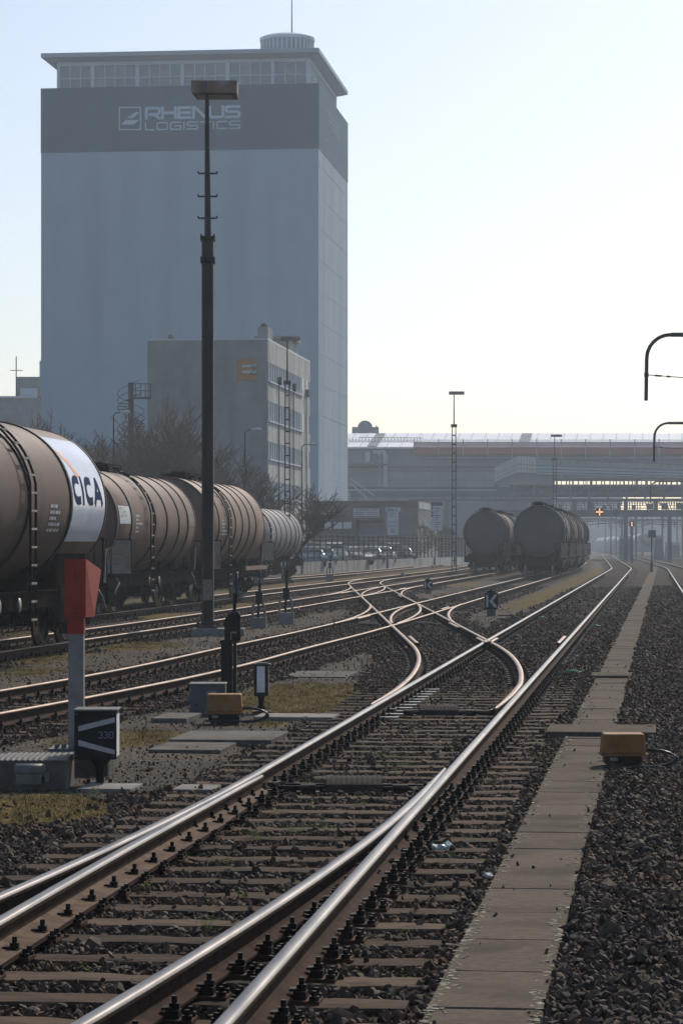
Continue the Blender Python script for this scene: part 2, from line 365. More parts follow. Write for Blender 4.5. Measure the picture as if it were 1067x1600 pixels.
# slip curves
def curves(tc, yx, zt, near_to_far=True, far_to_t=True, T=13.0):
    ro = ld
    if near_to_far:
        g = blend(tc, Lc, yx-T, yx+T)
        for s_ in (-HG, HG): rail(lambda Y, g=g, s_=s_: g(Y)+s_*.96, yx-T+2.5, yx+T-2.5, zt, ro, 'rail_top2', 'slip_rail')
    if far_to_t:
        g = blend(Lc, tc, yx-T, yx+T)
        for s_ in (-HG, HG): rail(lambda Y, g=g, s_=s_: g(Y)+s_*.96, yx-T+2.5, yx+T-2.5, zt+.0015, ro, 'rail_top2', 'slip_rail')
curves(T2c, Y2x, .176); curves(T3c, Y3x, .1765, T=14)
g4 = blend(Lc, T4c, Y4x-13, Y4x+13)
for s_ in (-HG, HG): rail(lambda Y, s_=s_: g4(Y)+s_, Y4x-13, Y4x+12.5, .178, ld, 'rail_top2', 'rail')
# wing and check rails at the frogs
def piece(f, y0, y1, off, parent=None, zt=.182):
    rail(lambda Y: f(Y)+off, y0, y1, zt, parent or ld, 'rail_top2', 'check_rail')
piece(Lr, 50.9, 53.6, -.12); piece(lambda Y: Ar(Y), 51.2, 53.4, .13)
piece(lambda Y: Lr(Y)-2*HG, 50.5, 54.5, .11); piece(lambda Y: Dr(Y), 50.5, 54.5, -.11)
for yx, tc in ((Y2x, T2c), (Y3x, T3c)):
    piece(lambda Y, tc=tc: tc(Y)-HG, yx-6.5, yx-3.5, .12); piece(lambda Y, tc=tc: tc(Y)+HG, yx+3.5, yx+6.5, -.12)
    piece(lambda Y: Lr(Y), yx-14, yx-10, -.12)
# --- the other tracks
def simple_track(key, y0, y1, zt, label, sl_y1, wide=None, nind=100, fn=100, zs=-.004):
    fc = TR[key]; t = track_root('railway_track', fc, y0, label)
    rail(lambda Y: fc(Y)-HG, y0, y1, zt, t, 'rail_top2' if key != '0' else 'rail_top'); rail(lambda Y: fc(Y)+HG, y0, y1, zt, t, 'rail_top2' if key != '0' else 'rail_top')
    hw = lambda y: 2.3 if wide and abs(y-wide) < 15 else 1.3
    sleepers(t, fc, y0+.3, sl_y1, hw, hw, [lambda y: fc(y)-HG, lambda y: fc(y)+HG], zs=zs, nind=nind, fnind=fn)
    return t
t2 = simple_track('2', 25, 420, .1745, 'brown-railed track passing behind the black lever post, to the nearer tank train', 160, Y2x, fn=130)
t3 = simple_track('3', 38, 420, .1755, 'third track from the right, passing just behind the tall lamp mast', 190, Y3x, zs=-.006)
t4 = simple_track('4', 55, 420, .1765, 'track under the middle brown tank wagons on the left', 210, Y4x, zs=-.005)
t5 = simple_track('5', 85, 420, .1740, 'farthest track in front of the low concrete wall, under the bluish tank wagon', 230, zs=-.004)
t0 = simple_track('0', 85, 620, .1700, 'short visible track at the right edge beyond the ballast', 300, zs=-.004)

# --- ground sheet
def vnoise(x, y, s, seed=0):
    r = np.random.default_rng(seed).random((256, 256)); x = np.asarray(x)/s; y = np.asarray(y)/s
    xi = np.floor(x).astype(int); yi = np.floor(y).astype(int); fx = x-xi; fy = y-yi
    fx = fx*fx*(3-2*fx); fy = fy*fy*(3-2*fy)
    g = lambda a, b: r[a % 256, b % 256]
    return (g(xi,yi)*(1-fx)+g(xi+1,yi)*fx)*(1-fy) + (g(xi,yi+1)*(1-fx)+g(xi+1,yi+1)*fx)*fy
def fbm(x, y, s, seed=0): return .5*vnoise(x,y,s,seed)+.3*vnoise(x,y,s/2.3,seed+1)+.2*vnoise(x,y,s/5.1,seed+2)
WL = lambda Y: 1.184 + .1165*(np.asarray(Y)-18.76)       # left edge of the walkway
def tdist(X, Y):
    d = np.full(np.shape(X), 99.0)
    for k, f in TR.items():
        dd = abs(X - f(Y))
        if k == '0': dd = np.where(Y < 80, np.where(X > WL(Y)+.3, 0.0, 99), dd)
        d = np.minimum(d, dd)
    d = np.minimum(d, np.where((Y > 30)&(Y < 150), abs(X-Lc(Y)), 99)); return d
def P_(px, py): p = gp(px, py); return p.x, p.y
PATCH = []   # (x, y, rx, ry, strength) grassy patches
def patch(px, py, wpx, hpx, st=1.0):
    x, y = P_(px, py); y0 = P_(px, py+hpx/2)[1]; y1 = P_(px, py-hpx/2)[1]
    PATCH.append((x, y, wpx/2*y/F, (y1-y0)/2, st))
for a in [(60,1262,260,56,1.2),(470,1090,215,56,1.35),(385,1085,120,30,.5),(240,1150,220,26,.6),(160,1158,200,24,.7),(420,1128,60,14,.9),(540,1086,70,40,.8),(350,1146,60,10,1.2),
          (50,1026,200,30,.9),(190,1010,260,18,.8),(260,962,230,10,1.1),(380,946,150,8,1.0),(30,988,100,14,1.0),
          (450,925,120,6,.6),(705,912,100,9,1.1),(650,905,90,6,.6),(60,1050,160,22,.6),(560,905,100,4,.5),(320,935,80,5,.7)]: patch(*a)
def masks(X, Y):
    d = tdist(X, Y); n1 = fbm(X, Y, .9, 3); n2 = fbm(X, Y, .22, 9)
    leftside = X < Ar(Y) - .55
    fine = np.clip((d-1.35-1.3*np.clip((22.5-Y)/2,0,1)-.5*(n1-.5))/.35, 0, 1)*leftside
    fine = np.where((X > Dr(Y)), 0, fine)
    g = np.zeros(np.shape(X))
    for (x, y, rx, ry, st) in PATCH:
        q = ((X-x)/rx)**2 + ((Y-y)/ry)**2; g = np.maximum(g, st*np.clip(1.25-q, 0, 1))
    # yellow strip between the second track and the main track
    c = (T2c(Y)+T1c(Y))/2+.25; strip = np.clip(1-((X-c)/.62)**2, 0, 1)*np.clip((Y-80)/10, 0, 1)*np.clip((260-Y)/40, 0, 1)
    g = np.maximum(g, strip*1.35)
    c = (T4c(Y)+T3c(Y))/2; g = np.maximum(g, .8*np.clip(1-((X-c)/.8)**2, 0, 1)*(Y > 55)*(Y < 200))
    c = (T5c(Y)+T4c(Y))/2; g = np.maximum(g, .8*np.clip(1-((X-c)/.9)**2, 0, 1)*(Y > 80))
    g = np.clip((g*(.35+1.1*n1+.3*n2) - .42)/.22, 0, 1)
    return np.clip(fine,0,1), g, n1, n2
def zground(X, Y, fine, g, n1):
    z = -.035 + .03*(n1-.5) + .012*fine + .01*g
    right = (X > WL(Y)+.5); z = np.where(right, -.012 + .05*(n1-.5), z)
    wk = (X > WL(Y)-.01) & (X < WL(Y)+.52); z = np.where(wk, -.03, z)
    return z + .030*np.clip((Y-36)/5,0,1)
def axis(dense0, dense1, step, far):
    a = list(np.arange(dense0, dense1, step)); s_ = step; x = dense1
    while x < far: a.append(x); s_ *= 1.35; x += s_
    a.append(far); return a
xs = axis(-9, 6, .12, 1500); s_ = .12; x = -9; left = []
while x > -1500: s_ *= 1.3; x -= s_; left.append(x)
xs = np.array(left[::-1] + xs)
ys = [-40., -10., 0., 4.]; s_ = .12; x = 6.
while x < 4000:
    ys.append(x); x += max(.12, (x-6)*.0045) if x < 300 else (x-250)*.3
ys = np.array(ys)
# shear x so the fine columns follow the tracks
GX, GY = np.meshgrid(xs, ys); GX = GX + .115*np.clip(GY, 0, 260)
fine, grass_m, n1_, n2_ = masks(GX, GY); GZ = zground(GX, GY, fine, grass_m, n1_) + np.where(GY < 80, .012*(n2_-.5), 0)
ny, nx = GX.shape
V = np.stack([GX, GY, GZ], -1).reshape(-1, 3)
idx = np.arange(ny*nx).reshape(ny, nx); Fq = np.stack([idx[:-1,:-1], idx[:-1,1:], idx[1:,1:], idx[1:,:-1]], -1).reshape(-1, 4)
me = bpy.data.meshes.new('ground'); me.vertices.add(len(V)); me.vertices.foreach_set('co', V.ravel())
me.loops.add(len(Fq)*4); me.loops.foreach_set('vertex_index', Fq.ravel()); me.polygons.add(len(Fq))
me.polygons.foreach_set('loop_start', np.arange(len(Fq))*4); me.polygons.foreach_set('use_smooth', np.ones(len(Fq), bool)); me.update(calc_edges=True)
for nm, arr in (('fine', fine), ('grass', grass_m)):
    at = me.attributes.new(nm, 'FLOAT', 'POINT'); at.data.foreach_set('value', arr.astype(np.float32).ravel())
def ground_mat():
    m = bpy.data.materials.new('ballast_and_gravel'); m.use_nodes = True; n = m.node_tree.nodes; l = m.node_tree.links; b = n['Principled BSDF']
    b.inputs['Roughness'].default_value = .95; b.inputs['Specular IOR Level'].default_value = .05
    g = n.new('ShaderNodeNewGeometry')
    def noise(sc, det=3): 
        t = n.new('ShaderNodeTexNoise'); t.inputs['Scale'].default_value = sc; t.inputs['Detail'].default_value = det; l.new(g.outputs['Position'], t.inputs['Vector']); return t
    def ramp(src, p0, c0, p1, c1):
        r = n.new('ShaderNodeValToRGB'); e = r.color_ramp.elements; e[0].position = p0; e[0].color = (*c0,1); e[1].position = p1; e[1].color = (*c1,1); l.new(src, r.inputs[0]); return r.outputs[0]
    def mix(f, a, c):
        x = n.new('ShaderNodeMix'); x.data_type = 'RGBA'; l.new(f, x.inputs[0]); l.new(a, x.inputs[6]); l.new(c, x.inputs[7]); return x.outputs[2]
    vo = n.new('ShaderNodeTexVoronoi'); vo.inputs['Scale'].default_value = 17; l.new(g.outputs['Position'], vo.inputs['Vector'])
    sep = n.new('ShaderNodeSeparateColor'); l.new(vo.outputs['Color'], sep.inputs[0])
    ball = ramp(sep.outputs[0], .1, (.028,.022,.018), .95, (.095,.076,.062))
    vf = n.new('ShaderNodeTexVoronoi'); vf.inputs['Scale'].default_value = 60; l.new(g.outputs['Position'], vf.inputs['Vector'])
    sf = n.new('ShaderNodeSeparateColor'); l.new(vf.outputs['Color'], sf.inputs[0])
    finec = ramp(sf.outputs[0], .1, (.055,.047,.039), .95, (.165,.142,.12))
    grs = ramp(noise(2.4, 5).outputs['Fac'], .35, (.07,.056,.024), .65, (.16,.112,.036))
    grs2 = ramp(noise(40, 2).outputs['Fac'], .35, (.05,.04,.018), .6, (.20,.15,.06))
    hm = n.new('ShaderNodeMix'); hm.data_type = 'RGBA'; hm.inputs[0].default_value = .4; l.new(grs, hm.inputs[6]); l.new(grs2, hm.inputs[7])
    af = n.new('ShaderNodeAttribute'); af.attribute_name = 'fine'; ag = n.new('ShaderNodeAttribute'); ag.attribute_name = 'grass'
    c = mix(af.outputs['Fac'], ball, finec)
    big = ramp(noise(.35, 4).outputs['Fac'], .3, (.72,.72,.72), .7, (1.2,1.17,1.12))
    mu = n.new('ShaderNodeMix'); mu.data_type = 'RGBA'; mu.blend_type = 'MULTIPLY'; mu.inputs[0].default_value = 1; l.new(c, mu.inputs[6]); l.new(big, mu.inputs[7])
    c = mix(ag.outputs['Fac'], mu.outputs[2], hm.outputs[2]); l.new(c, b.inputs['Base Color'])
    bp = n.new('ShaderNodeBump'); bp.inputs['Distance'].default_value = .05; bp.inputs['Strength'].default_value = 1
    l.new(vo.outputs['Distance'], bp.inputs['Height']); bp2 = n.new('ShaderNodeBump'); bp2.inputs['Distance'].default_value = .012
    l.new(vf.outputs['Distance'], bp2.inputs['Height']); l.new(bp.outputs[0], bp2.inputs['Normal']); l.new(bp2.outputs[0], b.inputs['Normal'])
    return m
me.materials.append(ground_mat()); gr = bpy.data.objects.new('ground', me); scn.collection.objects.link(gr); tag(gr, kind='structure')

# --- loose ballast stones, instanced
hid = bpy.data.collections.new('stone_shapes')
M['stone'] = pmat('crushed_stone', (.118,.089,.069), (.036,.027,.021), 14, .8, 0, coords='World', c3=(.095,.055,.034), s3=1.2, rnd=.55, ramp=(.3,.7), bump=.002, spec=.12)
for k in range(9):
    bm = bmesh.new(); r_ = np.random.default_rng(k+20)
    for _ in range(13):
        p = r_.normal(size=3); p /= np.linalg.norm(p); p *= np.array([1.0,.72,.58])*r_.uniform(.75,1.05); bm.verts.new(p)
    bmesh.ops.convex_hull(bm, input=bm.verts)
    bmesh.ops.delete(bm, geom=[v for v in bm.verts if not v.link_faces], context='VERTS')
    ms = bpy.data.meshes.new('stone_shape'); bm.to_mesh(ms); bm.free(); ms.materials.append(M['stone'])
    hid.objects.link(bpy.data.objects.new('stone_shape', ms))
def scatter(name, P, sc, rot, coll, label, cat):
    me = bpy.data.meshes.new(name); me.vertices.add(len(P)); me.vertices.foreach_set('co', np.asarray(P, np.float32).ravel()); me.update()
    a = me.attributes.new('sc', 'FLOAT', 'POINT'); a.data.foreach_set('value', np.asarray(sc, np.float32))
    a = me.attributes.new('rot', 'FLOAT_VECTOR', 'POINT'); a.data.foreach_set('vector', np.asarray(rot, np.float32).ravel())
    o = bpy.data.objects.new(name, me); scn.collection.objects.link(o); tag(o, label, cat, kind='stuff')
    ng = bpy.data.node_groups.new(name, 'GeometryNodeTree'); ng.interface.new_socket('Geometry', in_out='INPUT', socket_type='NodeSocketGeometry'); ng.interface.new_socket('Geometry', in_out='OUTPUT', socket_type='NodeSocketGeometry')
    n = ng.nodes; l = ng.links; gi = n.new('NodeGroupInput'); go = n.new('NodeGroupOutput'); ip = n.new('GeometryNodeInstanceOnPoints'); ci = n.new('GeometryNodeCollectionInfo')
    ci.inputs['Collection'].default_value = coll; ci.inputs['Separate Children'].default_value = True; ci.inputs['Reset Children'].default_value = True
    ip.inputs['Pick Instance'].default_value = True
    na = n.new('GeometryNodeInputNamedAttribute'); na.data_type = 'FLOAT'; na.inputs['Name'].default_value = 'sc'
    nr = n.new('GeometryNodeInputNamedAttribute'); nr.data_type = 'FLOAT_VECTOR'; nr.inputs['Name'].default_value = 'rot'
    l.new(gi.outputs[0], ip.inputs['Points']); l.new(ci.outputs[0], ip.inputs['Instance']); l.new(na.outputs['Attribute'], ip.inputs['Scale']); l.new(nr.outputs['Attribute'], ip.inputs['Rotation'])
    l.new(ip.outputs[0], go.inputs[0]); md = o.modifiers.new('scatter', 'NODES'); md.node_group = ng; return o
def on_sleeper(X, Y):
    """true where a sleeper of the near main track or second track lies"""
    m = np.zeros(len(X), bool)
    for key, y0 in (('1', 6.0), ('2', 25.3), ('3', 38.3)):
        fc = TR[key]; dx = X - fc(Y); yy = Y + dx*.115; ph = np.mod(yy - y0 + .3, .6) - .3
        lim = np.where(dx < 0, 1.42 + (np.clip(22-Y, 0, None)**2/270 if key == '1' else 0), 1.34)
        m |= (abs(ph) < .145) & (abs(dx) < lim)
    return m
SP = []; SS = []
def stones(y0, y1, dens, size, seed, zfac=1.0):
    r_ = np.random.default_rng(seed); wmax = .1238*y1 + .8; N = int(dens*(y1-y0)*2*wmax)
    Y = r_.uniform(y0, y1, N); X = r_.uniform(-wmax, wmax, N); k = abs(X) < .1238*Y + .8; X = X[k]; Y = Y[k]
    f, g, a, b_ = masks(X, Y)
    keep = (r_.random(len(X)) > f*.86) & (r_.random(len(X)) > g*.97) & ~((X > WL(Y)+.015) & (X < WL(Y)+.485)) 
    os_ = on_sleeper(X, Y); keep &= ~os_ | (r_.random(len(X)) < .014 + .07*(vnoise(X, Y, 1.7, 5) > .74))
    lift = np.where(os_, .03, 0)
    for rf in (Ar, Dr): keep &= ~((abs(X-rf(Y)) < .10))
    keep &= ~((Y < 22) & ((abs(X-Br(Y)) < .12) | (abs(X-Cr(Y)) < .10)))
    lift = lift[keep]; X = X[keep]; Y = Y[keep]; f = f[keep]; g = g[keep]; a = a[keep]
    sz = size*np.clip(np.exp(r_.normal(-.12,.33,len(X))),.4,1.45)*np.where(f > .5, .5, 1)
    between = (X > T1c(Y)-1.3) & (X < T1c(Y)+1.3)
    Z = lift + zground(X, Y, f, g, a) + r_.uniform(-.006, .028, len(X))*np.where(between, .9, 1.15)
    right = X > WL(Y)+.45; Z = Z + np.where(right, .0, 0); sz = np.where(right, sz*1.1, sz)
    SP.append(np.stack([X, Y, Z], -1)); SS.append(sz)
stones(9.5, 16, 800, .031, 1); stones(16, 26, 620, .032, 2); stones(26, 45, 330, .036, 3); stones(45, 75, 130, .045, 4); stones(75, 130, 26, .06, 5)
# big loose ones
stones(9.5, 30, 10, .06, 6)
SP = np.concatenate(SP); SS = np.concatenate(SS)
scatter('ballast_stones', SP, SS, RNG.uniform(0, 6.28, (len(SP), 3)), hid, 'dark crushed stone ballast lying between and beside the sleepers', 'ballast')
# --- grass and small weeds, instanced blades
gcol = bpy.data.collections.new('tuft_shapes')
M['blade'] = pmat('dry_grass', (.20,.15,.05), (.09,.085,.03), 3, .8, 0, rnd=.4)
M['weed'] = pmat('green_weed', (.13,.17,.04), (.06,.09,.02), 3, .7, 0, rnd=.3)
for k in range(4):
    b = MB(); r_ = random.Random(k)
    for _ in range(16):
        x, y = r_.uniform(-.05,.05), r_.uniform(-.05,.05); a = r_.uniform(0, 6.28); h = r_.uniform(.3, 1)**1.6*.05; le = r_.uniform(.005,.04)
        dx, dy = math.cos(a), math.sin(a)
        b.add([(x-dy*.0016,y+dx*.0016,0),(x+dy*.0016,y-dx*.0016,0),(x+dx*le,y+dy*le,h)], [(0,1,2)])
    gcol.objects.link(bpy.data.objects.new('tuft_shape', b.mesh('tuft_shape', M['blade'])))
N = 60000; r_ = np.random.default_rng(55); Y = r_.uniform(17, 62, N); X = r_.uniform(-1, 1, N)*(.124*Y+.5)
f, g, a, b_ = masks(X, Y); k = (r_.random(N) < g*.9) & (X < Ar(Y)-.3); X = X[k]; Y = Y[k]
scatter('grass', np.stack([X, Y, zground(X, Y, f[k], g[k], a[k])], -1), np.clip(np.exp(r_.normal(-.35,.45,len(X))),.2,1.7), np.stack([0*X, 0*X, r_.uniform(0, 6.28, len(X))], -1), gcol, 'short dry grass and moss in patches beside the tracks', 'grass')
# ================================================================ LETTERING (stroke letters, unit box: x 0..w, y 0..1)
def arc(cx, cy, rx, ry, a0, a1, n=8): return [(cx+rx*math.cos(R(a0+(a1-a0)*i/n)), cy+ry*math.sin(R(a0+(a1-a0)*i/n))) for i in range(n+1)]
def rr(w_, r=.16): return [(w_/2,1)]+[(w_-r,1)]+arc(w_-r,1-r,r,r,90,0,4)[1:]+arc(w_-r,r,r,r,0,-90,4)+arc(r,r,r,r,-90,-180,4)+arc(r,1-r,r,r,180,90,4)+[(w_/2,1)]
GL = {
 'R': (1.0, [[(0,0),(0,1),(.84,1)]+arc(.84,.84,.16,.16,90,0,4)[1:]+arc(.84,.55,.16,.16,0,-90,4)+[(.3,.39)], [(.5,.39),(1,0)]]),
 'H': (1.0, [[(0,0),(0,1)],[(1,0),(1,1)],[(0,.5),(1,.5)]]), 'E': (.9, [[(.9,1),(0,1),(0,0),(.9,0)],[(0,.5),(.85,.5)]]),
 'N': (1.0, [[(0,0),(0,1),(.12,1),(.88,0),(1,0),(1,1)]]), 'U': (1.0, [[(0,1),(0,.16)]+arc(.16,.16,.16,.16,180,270,4)+arc(.84,.16,.16,.16,270,360,4)+[(1,1)]]),
 'S': (1.0, [[(1,1),(.16,1)]+arc(.16,.86,.16,.14,90,180,4)+arc(.16,.66,.16,.16,180,270,4)+[(.84,.5)]+arc(.84,.34,.16,.16,90,0,4)+arc(.84,.14,.16,.14,0,-90,4)+[(0,0)]]),
 'L': (.8, [[(0,1),(0,0),(.8,0)]]), 'O': (1.0, [rr(1.0)]), 'G': (1.0, [[(1,1),(.16,1)]+arc(.16,.84,.16,.16,90,180,4)+arc(.16,.16,.16,.16,180,270,4)+[(1,0),(1,.5),(.5,.5)]]),
 'I': (.0, [[(0,0),(0,1)]]), 'T': (.9, [[(0,1),(.9,1)],[(.45,1),(.45,0)]]), 'C': (.9, [[(.9,1),(.16,1)]+arc(.16,.84,.16,.16,90,180,4)+arc(.16,.16,.16,.16,180,270,4)+[(.9,0)]]),
 'c': (.62, [[(.62,.97),(.45,1)]+arc(.4,.6,.4,.4,95,180,6)+arc(.4,.4,.4,.4,180,265,6)+[(.45,0),(.62,.03)]]), 'A': (.78, [[(0,0),(.36,1),(.42,1),(.78,0)],[(.12,.3),(.66,.3)]]),
 'i': (.0, [[(0,0),(0,.66)],[(0,.88),(0,1)]]), 'l': (.0, [[(0,0),(0,1)]]), 'o': (.5, [rr(.5,.16) and [(x, y*.66) for x, y in rr(.5,.2)]]),
 'D': (.7, [[(0,0),(0,1),(.4,1)]+arc(.4,.7,.3,.3,90,0,4)+arc(.4,.3,.3,.3,0,-90,4)+[(0,0)]]), 'e': (.5, [[(0,.33),(.5,.33)]+arc(.25,.38,.25,.28,0,300,8)]),
 'r': (.3, [[(0,0),(0,.62)],[(0,.45),(.3,.62)]]), 'a': (.5, [[(.5,.62),(.5,0)], [(x,y*.62) for x,y in rr(.5,.2)]]),
 '3': (.55, [[(0,.95),(.1,1)]+arc(.28,.76,.27,.24,90,-90,6)+arc(.28,.26,.27,.26,90,-90,6)+[(0,.06)]]), '0': (.55, [[(x,y) for x,y in rr(.55,.24)]]),
}
def text_mesh(b, txt, wid, hgt, thick, fn, mi=0, gap=.28, sub=.12, squeeze=None):
    """lay stroke letters in a wid x hgt box; fn(u,v,d) -> 3D; thick = stroke width in metres"""
    adv = []; x = 0
    for ch in txt:
        if ch == ' ': x += .5; adv.append(None); continue
        adv.append(x); x += GL[ch][0] + gap + (.02 if GL[ch][0] == 0 else 0)
    tot = x - gap; sx = (wid - thick)/tot; sy = hgt - thick
    for ch, a in zip(txt, adv):
        if a is None: continue
        for st in GL[ch][1]:
            pts = [Vector(((a+p[0])*sx + thick/2, p[1]*sy + thick/2)) for p in st]
            q = [pts[0]]
            for p in pts[1:]:
                if (p-q[-1]).length < 1e-5: continue
                n = max(1, int((p-q[-1]).length/(sub))); s0 = q[-1].copy()
                for i in range(1, n+1): q.append(s0.lerp(p, i/n))
            k = len(q); d0 = (q[1]-q[0]).normalized(); d1 = (q[-1]-q[-2]).normalized()
            if (q[0]-q[-1]).length > 1e-3: q[0] = q[0]-d0*thick*.5; q[-1] = q[-1]+d1*thick*.5
            L = []; Rr = []
            for i in range(k):
                a_ = (q[i]-q[max(i-1,0)]); b_ = (q[min(i+1,k-1)]-q[i])
                a_ = a_.normalized() if a_.length > 1e-6 else b_.normalized(); b_ = b_.normalized() if b_.length > 1e-6 else a_
                t = (a_+b_); t = t.normalized() if t.length > 1e-4 else a_
                nrm = Vector((-t.y, t.x)); ww = thick/2/max(.55, nrm.dot(Vector((-a_.y, a_.x))))
                L.append(q[i]+nrm*ww); Rr.append(q[i]-nrm*ww)
            vs = [fn(p.x, p.y, 1) for p in L] + [fn(p.x, p.y, 1) for p in Rr]
            b.add(vs, [(i, i+1, k+i+1, k+i) for i in range(k-1)], mi)
def plane_fn(o, u, v, d=.004, n=None):
    o = Vector(o); u = Vector(u).normalized(); v = Vector(v).normalized(); n = u.cross(v) if n is None else Vector(n)
    return lambda a, c, k: o + u*a + v*c + n*d*k
CI = [0]
# ================================================================ TANK WAGONS
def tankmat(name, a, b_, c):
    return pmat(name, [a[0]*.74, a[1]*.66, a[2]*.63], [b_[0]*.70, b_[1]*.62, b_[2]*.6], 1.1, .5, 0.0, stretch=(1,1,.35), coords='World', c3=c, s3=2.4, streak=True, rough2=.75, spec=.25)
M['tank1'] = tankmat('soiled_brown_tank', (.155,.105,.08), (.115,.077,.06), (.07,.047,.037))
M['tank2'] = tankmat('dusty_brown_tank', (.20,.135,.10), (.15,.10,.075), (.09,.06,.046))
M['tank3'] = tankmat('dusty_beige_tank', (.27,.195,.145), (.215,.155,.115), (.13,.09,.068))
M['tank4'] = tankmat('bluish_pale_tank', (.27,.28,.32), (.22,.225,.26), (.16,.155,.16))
M['tank5'] = tankmat('grimy_grey_brown_tank', (.22,.17,.145), (.15,.12,.10), (.09,.07,.06))
M['tankend'] = pmat('dark_tank_end', (.135,.127,.12), (.11,.103,.098), 1.2, .6, 0, coords='World')
M['palerim'] = pmat('pale_end_rim', (.42,.36,.32), (.26,.21,.18), 2, .6, 0, coords='World')  # end rims paler than the tank shell
M['band'] = pmat('black_ring', (.022,.019,.018), (.012,.011,.01), 6, .55)
M['frame'] = pmat('black_grimy_frame', (.016,.014,.013), (.008,.007,.007), 5, .75, 0, coords='World', c3=(.03,.022,.017), s3=2, spec=0)
M['wheel'] = pmat('dark_wheel', (.03,.025,.022), (.015,.013,.012), 8, .6, .3)
M['tread'] = pmat('polished_tread', (.4,.38,.36), (.3,.28,.27), 8, .3, .9)
M['decal'] = pmat('glossy_pale_blue_panel', (.62,.69,.80), (.50,.57,.70), 1.0, .22, 0, coords='World')
M['navy'] = pmat('navy_letters', (.012,.03,.10), (.01,.022,.08), 4, .8)
M['orange'] = pmat('orange_mark', (.85,.38,.14), (.7,.3,.1), 4, .4)
M['sign_pale'] = pmat('pale_sign', (.55,.57,.60), (.40,.42,.45), 5, .5)
M['dusty'] = pmat('dusty_plate', (.30,.25,.22), (.2,.165,.145), 6, .7, coords='World')
M['hazdiamond'] = pmat('faded_red_brown_diamond', (.27,.15,.12), (.2,.11,.09), 6, .6)
